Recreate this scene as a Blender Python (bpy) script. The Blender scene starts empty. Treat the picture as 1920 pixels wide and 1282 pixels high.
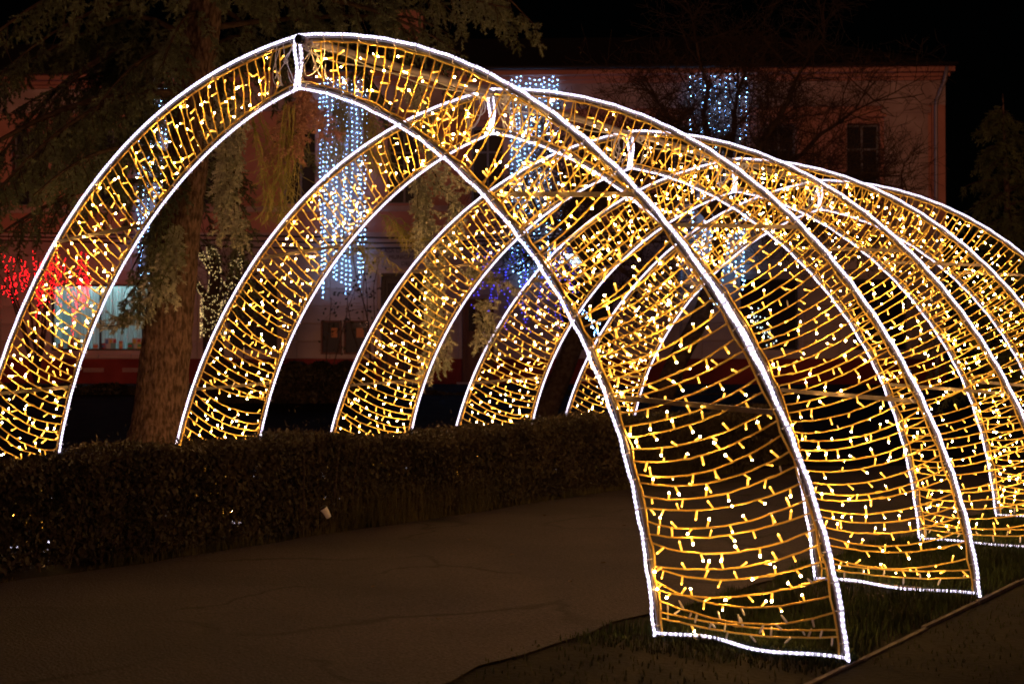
import bpy, bmesh, math, random
import numpy as np
from mathutils import Vector, Matrix

# ------------------------------------------------------------------ camera, sky, sun, exposure
scene = bpy.context.scene
col = scene.collection
F_PX = 2579.55                       # focal length in pixels of a 1920 px wide picture
YAW, PITCH = -0.613549, 0.012936
CAM = np.array([6.6457, -6.9171, 1.55])
cam_d = bpy.data.cameras.new('camera')
cam_d.lens = F_PX / 1920 * 36.0
cam_d.sensor_width = 36.0
cam_d.clip_end = 2000
cam_d.dof.use_dof = True
cam_d.dof.focus_distance = 10.5
cam_d.dof.aperture_fstop = 3.2
cam = bpy.data.objects.new('camera', cam_d)
col.objects.link(cam)
cam.location = CAM
cam.rotation_euler = (math.pi / 2 + PITCH, 0, -YAW)
scene.camera = cam
FW = np.array([math.sin(YAW) * math.cos(PITCH), math.cos(YAW) * math.cos(PITCH), math.sin(PITCH)])
RT = np.array([math.cos(YAW), -math.sin(YAW), 0.0])
UP = np.cross(RT, FW)

SUN_EL, SUN_AZ = 4.0, 152.0          # faint low glow of the town behind the viewer
world = bpy.data.worlds.new('World')
scene.world = world
world.use_nodes = True
wn = world.node_tree
wn.nodes.clear()
wo = wn.nodes.new('ShaderNodeOutputWorld')
wb = wn.nodes.new('ShaderNodeBackground')
sky = wn.nodes.new('ShaderNodeTexSky')
sky.sky_type = 'NISHITA'
sky.sun_disc = False
sky.sun_elevation = math.radians(SUN_EL)
sky.sun_rotation = math.radians(SUN_AZ)
wb.inputs['Strength'].default_value = 0.00010
wn.links.new(sky.outputs[0], wb.inputs['Color'])
wn.links.new(wb.outputs[0], wo.inputs['Surface'])

sun_d = bpy.data.lights.new('sun', 'SUN')
sun_d.energy = 0.36
sun_d.angle = math.radians(10)
sun_d.color = (1.0, 0.42, 0.25)
sun = bpy.data.objects.new('sun', sun_d)
col.objects.link(sun)
_a, _e = math.radians(SUN_AZ), math.radians(SUN_EL)
sun_vec = Vector((math.sin(_a) * math.cos(_e), math.cos(_a) * math.cos(_e), math.sin(_e)))
sun.rotation_euler = sun_vec.to_track_quat('Z', 'Y').to_euler()

scene.view_settings.view_transform = 'Standard'
scene.view_settings.look = 'None'
scene.view_settings.exposure = 0.15
scene.view_settings.gamma = 1.0
scene.view_settings.use_curve_mapping = False
cy = scene.cycles
cy.use_denoising = True
cy.use_light_tree = True
cy.filter_width = 1.7
cy.max_bounces = 4
cy.diffuse_bounces = 2
cy.glossy_bounces = 2
cy.transmission_bounces = 3
cy.transparent_max_bounces = 6
cy.sample_clamp_indirect = 2.0
cy.caustics_reflective = False
cy.caustics_refractive = False

# ------------------------------------------------------------------ helpers
def at(u, v, Z):
    """world point seen at pixel (u, v) of the 1920 px photograph, Z metres ahead"""
    return CAM + Z * (FW + (u - 960) / F_PX * RT - (v - 641) / F_PX * UP)

def link(o, parent=None):
    col.objects.link(o)
    if parent is not None:
        o.parent = parent
    return o

def empty(name, loc=(0, 0, 0), rz=0.0, parent=None):
    o = bpy.data.objects.new(name, None)
    o.empty_display_size = 0.2
    o.location = loc
    o.rotation_euler = (0, 0, rz)
    return link(o, parent)

def tag(o, label=None, cat=None, group=None, kind=None):
    if label: o['label'] = label
    if cat: o['category'] = cat
    if group: o['group'] = group
    if kind: o['kind'] = kind
    return o

class MB:
    def __init__(s):
        s.v, s.f, s.m, s.t = [], [], [], []
    def _add(s, vs, fs, mat=0, ts=None):
        b = len(s.v)
        s.v.extend([tuple(map(float, p)) for p in vs])
        s.t.extend(ts if ts is not None else [0.0] * len(vs))
        s.f.extend([tuple(b + i for i in f) for f in fs])
        s.m.extend([mat] * len(fs))
    def box(s, x0, x1, y0, y1, z0, z1, mat=0):
        vs = [(x0, y0, z0), (x1, y0, z0), (x1, y1, z0), (x0, y1, z0), (x0, y0, z1), (x1, y0, z1), (x1, y1, z1), (x0, y1, z1)]
        s._add(vs, [(0, 3, 2, 1), (4, 5, 6, 7), (0, 1, 5, 4), (1, 2, 6, 5), (2, 3, 7, 6), (3, 0, 4, 7)], mat)
    def tube(s, pts, r, n=6, mat=0, cap=True, t0=0.0):
        P = np.asarray(pts, float)
        k = len(P)
        R = np.full(k, r, float) if np.isscalar(r) else np.asarray(r, float)
        T = np.gradient(P, axis=0)
        T /= np.maximum(np.linalg.norm(T, axis=1), 1e-9)[:, None]
        L = np.concatenate([[0], np.cumsum(np.linalg.norm(np.diff(P, axis=0), axis=1))]) + t0
        a = np.array([0, 0, 1.0]) if abs(T[0][2]) < 0.9 else np.array([1.0, 0, 0])
        N = np.cross(T[0], a); N /= np.linalg.norm(N)
        ang = np.arange(n) * 2 * math.pi / n
        vs, ts = [], []
        for i in range(k):
            N = N - T[i] * np.dot(N, T[i])
            N /= max(np.linalg.norm(N), 1e-9)
            B = np.cross(T[i], N)
            ring = P[i] + R[i] * (np.outer(np.cos(ang), N) + np.outer(np.sin(ang), B))
            vs.extend(ring); ts.extend([float(L[i])] * n)
        fs = []
        for i in range(k - 1):
            for j in range(n):
                j2 = (j + 1) % n
                fs.append((i * n + j, i * n + j2, (i + 1) * n + j2, (i + 1) * n + j))
        if cap:
            fs.append(tuple(range(n))[::-1]); fs.append(tuple((k - 1) * n + j for j in range(n)))
        s._add(vs, fs, mat, ts)
    def octa(s, c, r, mat=0, rz=None):
        c = np.asarray(c, float); rz = rz or r
        vs = [c + d for d in ((r, 0, 0), (0, r, 0), (-r, 0, 0), (0, -r, 0), (0, 0, rz), (0, 0, -rz))]
        s._add(vs, [(0, 1, 4), (1, 2, 4), (2, 3, 4), (3, 0, 4), (1, 0, 5), (2, 1, 5), (3, 2, 5), (0, 3, 5)], mat)
    def quad(s, a, b, c, d, mat=0):
        s._add([a, b, c, d], [(0, 1, 2, 3)], mat)
    def mesh(s, name, mats, smooth=False, along=False):
        me = bpy.data.meshes.new(name)
        me.from_pydata(s.v, [], s.f)
        for m in (mats if isinstance(mats, (list, tuple)) else [mats]):
            me.materials.append(m)
        me.polygons.foreach_set('material_index', s.m)
        if smooth:
            me.polygons.foreach_set('use_smooth', [True] * len(s.f))
        if along:
            at_ = me.attributes.new('along', 'FLOAT', 'POINT')
            at_.data.foreach_set('value', s.t)
        me.update()
        return me
    def build(s, name, mats, parent=None, smooth=False, along=False):
        return link(bpy.data.objects.new(name, s.mesh(name, mats, smooth, along)), parent)

def np_mesh(name, V, Fidx, mats, mat_idx=None, parent=None, smooth=False):
    """V (n,3), Fidx (m,k) numpy arrays -> linked object"""
    me = bpy.data.meshes.new(name)
    V = np.asarray(V, np.float32); Fi = np.asarray(Fidx, np.int32)
    me.vertices.add(len(V)); me.vertices.foreach_set('co', V.ravel())
    k = Fi.shape[1]
    me.loops.add(Fi.size); me.loops.foreach_set('vertex_index', Fi.ravel())
    me.polygons.add(len(Fi))
    me.polygons.foreach_set('loop_start', np.arange(len(Fi), dtype=np.int32) * k)
    me.polygons.foreach_set('loop_total', np.full(len(Fi), k, np.int32))
    for m in (mats if isinstance(mats, (list, tuple)) else [mats]):
        me.materials.append(m)
    if mat_idx is not None:
        me.polygons.foreach_set('material_index', np.asarray(mat_idx, np.int32))
    if smooth:
        me.polygons.foreach_set('use_smooth', np.ones(len(Fi), bool))
    me.update(calc_edges=True)
    me.validate()
    return link(bpy.data.objects.new(name, me), parent)

# ------------------------------------------------------------------ materials
def mat(name, base=(0.5, 0.5, 0.5), rough=0.7, metal=0.0, spec=0.3):
    m = bpy.data.materials.new(name); m.use_nodes = True
    nt = m.node_tree; b = nt.nodes['Principled BSDF']
    b.inputs['Base Color'].default_value = (*base, 1)
    b.inputs['Roughness'].default_value = rough
    b.inputs['Metallic'].default_value = metal
    b.inputs['Specular IOR Level'].default_value = spec
    return m

def vary(m, c1, c2, scale=5.0, detail=6.0, bump=0.0, bscale=None, coord='Object', lo=0.35, hi=0.65, stretch=None, dist=0.02):
    """noise mix of two colours plus fine relief"""
    nt = m.node_tree; b = nt.nodes['Principled BSDF']
    tc = nt.nodes.new('ShaderNodeTexCoord'); src = tc.outputs[coord]
    if stretch:
        mp = nt.nodes.new('ShaderNodeMapping'); mp.inputs['Scale'].default_value = stretch
        nt.links.new(src, mp.inputs[0]); src = mp.outputs[0]
    n = nt.nodes.new('ShaderNodeTexNoise'); n.inputs['Scale'].default_value = scale; n.inputs['Detail'].default_value = detail
    nt.links.new(src, n.inputs['Vector'])
    r = nt.nodes.new('ShaderNodeValToRGB')
    r.color_ramp.elements[0].position = lo; r.color_ramp.elements[1].position = hi
    r.color_ramp.elements[0].color = (*c1, 1); r.color_ramp.elements[1].color = (*c2, 1)
    nt.links.new(n.outputs[0], r.inputs[0]); nt.links.new(r.outputs[0], b.inputs['Base Color'])
    if bump:
        n2 = nt.nodes.new('ShaderNodeTexNoise'); n2.inputs['Scale'].default_value = bscale or scale * 4; n2.inputs['Detail'].default_value = 8
        nt.links.new(src, n2.inputs['Vector'])
        bp = nt.nodes.new('ShaderNodeBump'); bp.inputs['Strength'].default_value = bump; bp.inputs['Distance'].default_value = dist
        nt.links.new(n2.outputs[0], bp.inputs['Height']); nt.links.new(bp.outputs[0], b.inputs['Normal'])
    return m

def emit(name, c, strength, base=None, sample=True):
    m = mat(name, base or c, 0.4)
    b = m.node_tree.nodes['Principled BSDF']
    b.inputs['Emission Color'].default_value = (*c, 1)
    b.inputs['Emission Strength'].default_value = strength
    if not sample:
        m.cycles.emission_sampling = 'NONE'
    return m

M = {}
# lamps
M['tip'] = emit('led_warm_tip', (1.0, 0.50, 0.14), 390.0, (0.9, 0.8, 0.6))
M['tip_dim'] = emit('led_warm_tip_dim', (1.0, 0.46, 0.05), 9.0, (0.9, 0.8, 0.6))
M['stem'] = emit('led_warm_body', (1.0, 0.44, 0.03), 1.25, (0.8, 0.6, 0.3), sample=False)
M['tip_off'] = mat('led_unlit', (0.75, 0.72, 0.66), 0.3)
M['wire'] = mat('clear_amber_wire', (0.98, 0.68, 0.13), 0.5, 0, 0.3)
M['white_wire'] = mat('white_wire', (0.8, 0.78, 0.74), 0.5)

m = emit('white_led_rope', (0.77, 0.72, 1.0), 5.0, (0.8, 0.8, 0.85))
nt = m.node_tree; b = nt.nodes['Principled BSDF']
an = nt.nodes.new('ShaderNodeAttribute'); an.attribute_name = 'along'
mu = nt.nodes.new('ShaderNodeMath'); mu.operation = 'MULTIPLY'; mu.inputs[1].default_value = 2 * math.pi / 0.03
sn = nt.nodes.new('ShaderNodeMath'); sn.operation = 'SINE'
ma = nt.nodes.new('ShaderNodeMath'); ma.operation = 'MULTIPLY_ADD'; ma.inputs[1].default_value = 0.5; ma.inputs[2].default_value = 0.5
pw = nt.nodes.new('ShaderNodeMath'); pw.operation = 'POWER'; pw.inputs[1].default_value = 2.5
mx = nt.nodes.new('ShaderNodeMath'); mx.operation = 'MULTIPLY_ADD'; mx.inputs[1].default_value = 3.2; mx.inputs[2].default_value = 0.95
nt.links.new(an.outputs['Fac'], mu.inputs[0]); nt.links.new(mu.outputs[0], sn.inputs[0]); nt.links.new(sn.outputs[0], ma.inputs[0])
nt.links.new(ma.outputs[0], pw.inputs[0]); nt.links.new(pw.outputs[0], mx.inputs[0]); nt.links.new(mx.outputs[0], b.inputs['Emission Strength'])
M['rope'] = m

M['steel'] = vary(mat('frame_steel', (0.3, 0.28, 0.26), 0.45, 0.6), (0.14, 0.12, 0.11), (0.24, 0.21, 0.19), 9)
M['bar'] = vary(mat('bar_steel', (0.5, 0.45, 0.38), 0.45, 0.5), (0.24, 0.20, 0.15), (0.36, 0.31, 0.24), 12)
M['ridge'] = vary(mat('ridge_steel', (0.55, 0.5, 0.48), 0.5, 0.3), (0.30, 0.26, 0.26), (0.42, 0.37, 0.36), 10)
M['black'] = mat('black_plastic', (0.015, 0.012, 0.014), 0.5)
M['tie'] = mat('cable_tie', (0.6, 0.58, 0.56), 0.5)

# ground
m = mat('asphalt', (0.07, 0.06, 0.058), 0.8, 0, 0.25)
vary(m, (0.019, 0.0135, 0.0175), (0.040, 0.0275, 0.034), 0.9, 10, 0.9, 60, lo=0.32, hi=0.68, dist=0.02)
nt = m.node_tree; b = nt.nodes['Principled BSDF']
tc = nt.nodes.new('ShaderNodeTexCoord')
nw = nt.nodes.new('ShaderNodeTexNoise'); nw.inputs['Scale'].default_value = 1.6; nw.inputs['Detail'].default_value = 6
nt.links.new(tc.outputs['Object'], nw.inputs['Vector'])
vm = nt.nodes.new('ShaderNodeVectorMath'); vm.operation = 'MULTIPLY_ADD'; vm.inputs[1].default_value = (0.9, 0.9, 0)
nt.links.new(nw.outputs['Color'], vm.inputs[0]); nt.links.new(tc.outputs['Object'], vm.inputs[2])
vo = nt.nodes.new('ShaderNodeTexVoronoi'); vo.feature = 'DISTANCE_TO_EDGE'; vo.inputs['Scale'].default_value = 0.40
nt.links.new(vm.outputs[0], vo.inputs['Vector'])
cr = nt.nodes.new('ShaderNodeValToRGB'); cr.color_ramp.elements[0].position = 0.002; cr.color_ramp.elements[1].position = 0.016
cr.color_ramp.elements[0].color = (0.12, 0.12, 0.12, 1)
nt.links.new(vo.outputs['Distance'], cr.inputs[0])
kn = nt.nodes.new('ShaderNodeTexNoise'); kn.inputs['Scale'].default_value = 0.9; kn.inputs['Detail'].default_value = 3
nt.links.new(tc.outputs['Object'], kn.inputs['Vector'])
kr = nt.nodes.new('ShaderNodeValToRGB'); kr.color_ramp.elements[0].position = 0.42; kr.color_ramp.elements[1].position = 0.54
nt.links.new(kn.outputs[0], kr.inputs[0])
old = b.inputs['Base Color'].links[0].from_socket
sp = nt.nodes.new('ShaderNodeTexNoise'); sp.inputs['Scale'].default_value = 48; sp.inputs['Detail'].default_value = 6
nt.links.new(tc.outputs['Object'], sp.inputs['Vector'])
sr = nt.nodes.new('ShaderNodeValToRGB'); sr.color_ramp.elements[0].position = 0.35; sr.color_ramp.elements[1].position = 0.68
sr.color_ramp.elements[0].color = (0.45, 0.45, 0.45, 1); sr.color_ramp.elements[1].color = (1.6, 1.55, 1.5, 1)
nt.links.new(sp.outputs[0], sr.inputs[0])
mm = nt.nodes.new('ShaderNodeMix'); mm.data_type = 'RGBA'; mm.blend_type = 'MULTIPLY'; mm.inputs['Factor'].default_value = 1; nt.links.new(kr.outputs[0], mm.inputs['Factor'])
nt.links.new(old, mm.inputs['A']); nt.links.new(cr.outputs[0], mm.inputs['B'])
m2 = nt.nodes.new('ShaderNodeMix'); m2.data_type = 'RGBA'; m2.blend_type = 'MULTIPLY'; m2.inputs['Factor'].default_value = 1
nt.links.new(mm.outputs['Result'], m2.inputs['A']); nt.links.new(sr.outputs[0], m2.inputs['B'])
nt.links.new(m2.outputs['Result'], b.inputs['Base Color'])
M['asphalt'] = m
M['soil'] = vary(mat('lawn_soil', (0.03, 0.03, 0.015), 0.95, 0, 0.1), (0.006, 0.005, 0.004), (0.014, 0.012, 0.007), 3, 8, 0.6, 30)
M['kerb'] = vary(mat('kerb_concrete', (0.3, 0.27, 0.24), 0.9, 0, 0.2), (0.10, 0.09, 0.08), (0.19, 0.165, 0.15), 6, 6, 0.3, 40)
M['grass'] = vary(mat('grass', (0.05, 0.08, 0.02), 0.7, 0, 0.2), (0.014, 0.022, 0.007), (0.036, 0.055, 0.016), 2.5)
M['dry_grass'] = vary(mat('dry_grass', (0.1, 0.08, 0.04), 0.8, 0, 0.2), (0.03, 0.03, 0.012), (0.08, 0.065, 0.03), 3)
M['hedge'] = vary(mat('hedge_leaf', (0.06, 0.05, 0.02), 0.6, 0, 0.3), (0.018, 0.014, 0.007), (0.050, 0.037, 0.018), 3)
M['stem_wood'] = mat('hedge_stem', (0.06, 0.04, 0.03), 0.9)
# trees
m = vary(mat('spruce_bark', (0.2, 0.13, 0.09), 0.95, 0, 0.1), (0.045, 0.027, 0.022), (0.165, 0.105, 0.083), 30, 8, 1.0, 34, stretch=(1, 1, 0.38), lo=0.38, hi=0.62, dist=0.05)
M['bark'] = m
M['dark_bark'] = vary(mat('dark_bark', (0.06, 0.04, 0.03), 0.95, 0, 0.1), (0.035, 0.022, 0.016), (0.075, 0.05, 0.038), 12, 6, 0.4, 30)
M['needle'] = vary(mat('spruce_needle', (0.13, 0.15, 0.1), 0.6, 0, 0.3), (0.05, 0.062, 0.036), (0.17, 0.19, 0.12), 2.2, 3)
M['needle_dark'] = vary(mat('dark_needle', (0.06, 0.07, 0.04), 0.7, 0, 0.2), (0.06, 0.075, 0.03), (0.16, 0.18, 0.075), 2.5, 3)
M['needle_lit'] = vary(mat('lit_needle', (0.3, 0.3, 0.22), 0.6, 0, 0.3), (0.20, 0.21, 0.15), (0.46, 0.46, 0.36), 3.0, 3)  # brighter needle copy: arch light on the hanging sprays put into the colour
M['needle_red_lit'] = vary(mat('red_lit_needle', (0.3, 0.15, 0.09), 0.7, 0, 0.2), (0.34, 0.18, 0.13), (0.60, 0.35, 0.27), 6, 3)  # reddish light on one clump painted into the needle colour
M['twig_lit'] = vary(mat('pale_twig', (0.14, 0.13, 0.04), 0.7, 0, 0.2), (0.22, 0.20, 0.06), (0.36, 0.32, 0.10), 4, 3)  # yellow light falling on the twigs is part of this colour
M['leaf_dark'] = mat('dark_leaf', (0.03, 0.035, 0.015), 0.5)
# building
M['wall'] = vary(mat('terracotta_render', (0.36, 0.17, 0.13), 0.9, 0, 0.15), (0.38, 0.165, 0.12), (0.54, 0.25, 0.18), 0.9, 10, 0.15, 25)
M['trim'] = vary(mat('off_white_render', (0.5, 0.44, 0.42), 0.9, 0, 0.15), (0.33, 0.22, 0.19), (0.50, 0.37, 0.33), 1.3, 10, 0.12, 25)
M['slab'] = vary(mat('stone_slab', (0.42, 0.34, 0.31), 0.8, 0, 0.2), (0.35, 0.28, 0.26), (0.47, 0.38, 0.35), 1.1, 8, 0.15, 30)
M['plinth'] = vary(mat('red_plinth', (0.2, 0.035, 0.03), 0.85, 0, 0.15), (0.14, 0.024, 0.02), (0.24, 0.045, 0.036), 1.0, 8, 0.15, 25)
M['roof'] = vary(mat('dark_roof', (0.04, 0.03, 0.03), 0.9), (0.008, 0.007, 0.007), (0.016, 0.013, 0.012), 2)
M['wframe'] = mat('grey_window_frame', (0.18, 0.16, 0.17), 0.6)
M['dark_frame'] = mat('dark_window_frame', (0.03, 0.025, 0.025), 0.5)
M['dglass'] = mat('dark_glass', (0.012, 0.011, 0.014), 0.35, 0, 0.08)
M['wood'] = vary(mat('brown_door_wood', (0.12, 0.05, 0.035), 0.6), (0.09, 0.035, 0.025), (0.16, 0.07, 0.045), 4, 5, stretch=(1, 1, 0.15))
M['pipe'] = mat('zinc_pipe', (0.32, 0.28, 0.3), 0.5, 0.4)
M['signplate'] = mat('sign_plate', (0.30, 0.29, 0.34), 0.6)
M['letter'] = mat('sign_letter', (0.05, 0.05, 0.09), 0.6)
M['blind'] = mat('white_blind', (0.62, 0.72, 0.72), 0.8)
M['room'] = mat('room_wall', (0.30, 0.36, 0.36), 0.9)
M['tube'] = emit('fluorescent_tube', (0.60, 0.95, 1.0), 15.0)
M['cable'] = mat('black_cable', (0.012, 0.012, 0.014), 0.6)
g = mat('clear_glass', (0.9, 0.95, 0.95), 0.02, 0, 0.3)
nt = g.node_tree; nt.nodes.remove(nt.nodes['Principled BSDF'])
tr = nt.nodes.new('ShaderNodeBsdfTransparent'); gl = nt.nodes.new('ShaderNodeBsdfGlossy'); gl.inputs['Roughness'].default_value = 0.03
ms = nt.nodes.new('ShaderNodeMixShader'); ms.inputs[0].default_value = 0.02
nt.links.new(tr.outputs[0], ms.inputs[1]); nt.links.new(gl.outputs[0], ms.inputs[2])
nt.links.new(ms.outputs[0], nt.nodes['Material Output'].inputs['Surface'])
M['glass'] = g
M['led_cyan'] = emit('led_ice_white', (0.22, 0.50, 1.0), 40.0)
M['led_red'] = emit('led_red', (1.0, 0.006, 0.012), 16.0)
M['led_blue'] = emit('led_blue', (0.05, 0.05, 1.0), 9.0)
M['led_soft'] = emit('led_soft_yellow', (1.0, 0.72, 0.28), 1.7)
M['led_lamp'] = emit('white_sign_light', (0.75, 0.95, 1.0), 2.6)
M['paper'] = mat('paper', (0.6, 0.6, 0.58), 0.7)

# ------------------------------------------------------------------ ground
def hz(px, py):
    """ground height: flat round the path, a low rise towards the building"""
    d = np.stack([np.asarray(px) - CAM[0], np.asarray(py) - CAM[1]], -1)
    depth = d @ (FW[:2] / np.linalg.norm(FW[:2]))
    t = np.clip((depth - 19.0) / 15.0, 0, 1)
    return 0.86 * t * t * (3 - 2 * t)

g1 = np.concatenate([[-600, -250, -120, -70], np.arange(-50, 30.1, 1.0), [45, 80, 160, 400, 600]])
g2 = np.concatenate([[-600, -250, -100, -50, -30], np.arange(-20, 60.1, 1.0), [75, 100, 180, 400, 700]])
GX, GY = np.meshgrid(g1, g2, indexing='ij')
GZ = hz(GX, GY) - 0.010
V = np.stack([GX, GY, GZ], -1).reshape(-1, 3)
ni, nj = GX.shape
I, J = np.meshgrid(np.arange(ni - 1), np.arange(nj - 1), indexing='ij')
q = (I * nj + J).ravel()
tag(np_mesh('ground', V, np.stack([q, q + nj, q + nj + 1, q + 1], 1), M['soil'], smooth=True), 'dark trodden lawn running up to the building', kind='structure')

PX0, PX1 = -1.72, 2.52               # edges of the path
rng = np.random.default_rng(5)
mb = MB()
ys = np.arange(-30, 17, 0.35)
wob = lambda y, k: 0.05 * math.sin(y * 1.7 + k) + 0.035 * math.sin(y * 4.1 + 2 * k) + 0.03 * math.sin(y * 9.3 + k)
for i in range(len(ys) - 1):
    a, b_ = ys[i], ys[i + 1]
    mb.quad((PX0 + wob(a, 1) * .6, a, 0.004), (PX1 + wob(a, 5), a, 0.004), (PX1 + wob(b_, 5), b_, 0.004), (PX0 + wob(b_, 1) * .6, b_, 0.004))
tag(mb.build('path', M['asphalt']), 'dark asphalt path under the light arches', kind='structure')

kerb = tag(empty('kerb'), 'narrow concrete edging strip beside the grass verge', 'kerb', kind='structure')
me = None
for k in range(17):
    if me is None:
        mb = MB(); mb.box(-0.014, 0.014, -0.498, 0.498, -0.06, 0.006)
        me = mb.mesh('kerb_stone', M['kerb'])
    o = bpy.data.objects.new('kerb_stone', me)
    o.location = (4.0 + 0.008 * math.sin(k * 2.1), -3.5 + k * 1.0, 0.006 * math.sin(k * 1.3))
    o.rotation_euler = (0, 0, 0.006 * math.sin(k * 3.3))
    link(o, kerb)

# ------------------------------------------------------------------ the five light arches
CO = [3.90924329, -0.33407999, -0.63870198, 1.46886729, -0.9507426, 0.2143595]
CI = [2.77207358, -0.31350687, 1.18966269, -1.38402991, 0.97172573, -0.24756965]
D = 2.27372
ARCH = [(0.073, -0.087, -0.011), (0.047, -0.085 + D, 0.011), (-0.062, 0.076 + 2 * D, 0.046), (-0.052, 0.054 + 3 * D, 0.036), (0.001, 0.042 + 4 * D, 0.0)]

def curve2d(C, off=0.0, n=400):
    th = np.linspace(0, math.pi / 2, n)
    r = sum(c * th ** k for k, c in enumerate(C))
    P = np.stack([r * np.cos(th), r * np.sin(th)], 1)
    T = np.gradient(P, axis=0); T /= np.linalg.norm(T, axis=1)[:, None]
    Nn = np.stack([T[:, 1], -T[:, 0]], 1)          # points away from the centre
    P = P + Nn * off
    s = np.concatenate([[0], np.cumsum(np.linalg.norm(np.diff(P, axis=0), axis=1))])
    return P, s
def sample(cv, fr):
    P, s = cv; x = np.asarray(fr) * s[-1]
    return np.stack([np.interp(x, s, P[:, 0]), np.interp(x, s, P[:, 1])], -1)

ROPE_O, ROPE_I = curve2d(CO), curve2d(CI)
TUBE_O, TUBE_I = curve2d(CO, -0.026), curve2d(CI, 0.026)
HEAD_O, HEAD_I = curve2d(CO, -0.048), curve2d(CI, 0.048)

def bulb_geo(tipmat):
    n = 6; ang = np.arange(n) * 2 * math.pi / n
    prof = [(0.0035, 0.0), (0.0058, 0.008), (0.0058, 0.042), (0.0046, 0.044), (0.0044, 0.049), (0.0028, 0.0525)]
    vs = [(r * math.cos(a), r * math.sin(a), z) for r, z in prof for a in ang]
    fs, ms_ = [], []
    for i in range(len(prof) - 1):
        for j in range(n):
            fs.append((i * n + j, i * n + (j + 1) % n, (i + 1) * n + (j + 1) % n, (i + 1) * n + j)); ms_.append(1 if i >= 2 else 0)
    vs.append((0, 0, 0.054)); t = len(vs) - 1
    for j in range(n):
        fs.append(((len(prof) - 1) * n + j, (len(prof) - 1) * n + (j + 1) % n, t)); ms_.append(1)
    return vs, fs, ms_
BV, BF, BM = bulb_geo(None)
BVn = np.array(BV)
def bulb_mesh(name, mats):
    mb = MB(); mb._add(BV, BF); mb.m = list(BM)
    return mb.mesh(name, mats, smooth=True)
BULB = bulb_mesh('bulb', [M['stem'], M['tip']])
BULB_DIM = bulb_mesh('bulb', [M['stem'], M['tip_dim']])
BULB_OFF = bulb_mesh('bulb_unlit', [M['tip_off'], M['tip_off']])

ARCH_LABEL = [
    'nearest and largest pointed arch of golden string lights edged in white rope light',
    'second pointed golden light arch from the camera, its legs just behind the nearest one',
    'middle one of the five golden light arches over the path',
    'fourth golden light arch from the camera, second from the far end of the tunnel',
    'farthest and smallest looking golden light arch at the end of the row',
]
NSTR = 66

def rope_pts(cv, s, rnd, y, f0=0.0, f1=1.0, step=0.045, amp=0.005):
    L = cv[1][-1] * (f1 - f0)
    k = max(8, int(L / step))
    fr = np.linspace(f0, f1, k)
    P = sample(cv, fr)
    ph = rnd.uniform(0, 6)
    x = fr * cv[1][-1]
    wob_ = amp * (np.sin(x * 21 + ph) + 0.6 * np.sin(x * 47 + 2 * ph))
    return np.stack([s * (P[:, 0] + wob_ * 0.5), y + wob_, P[:, 1] + wob_ * 0.5], 1)

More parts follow.
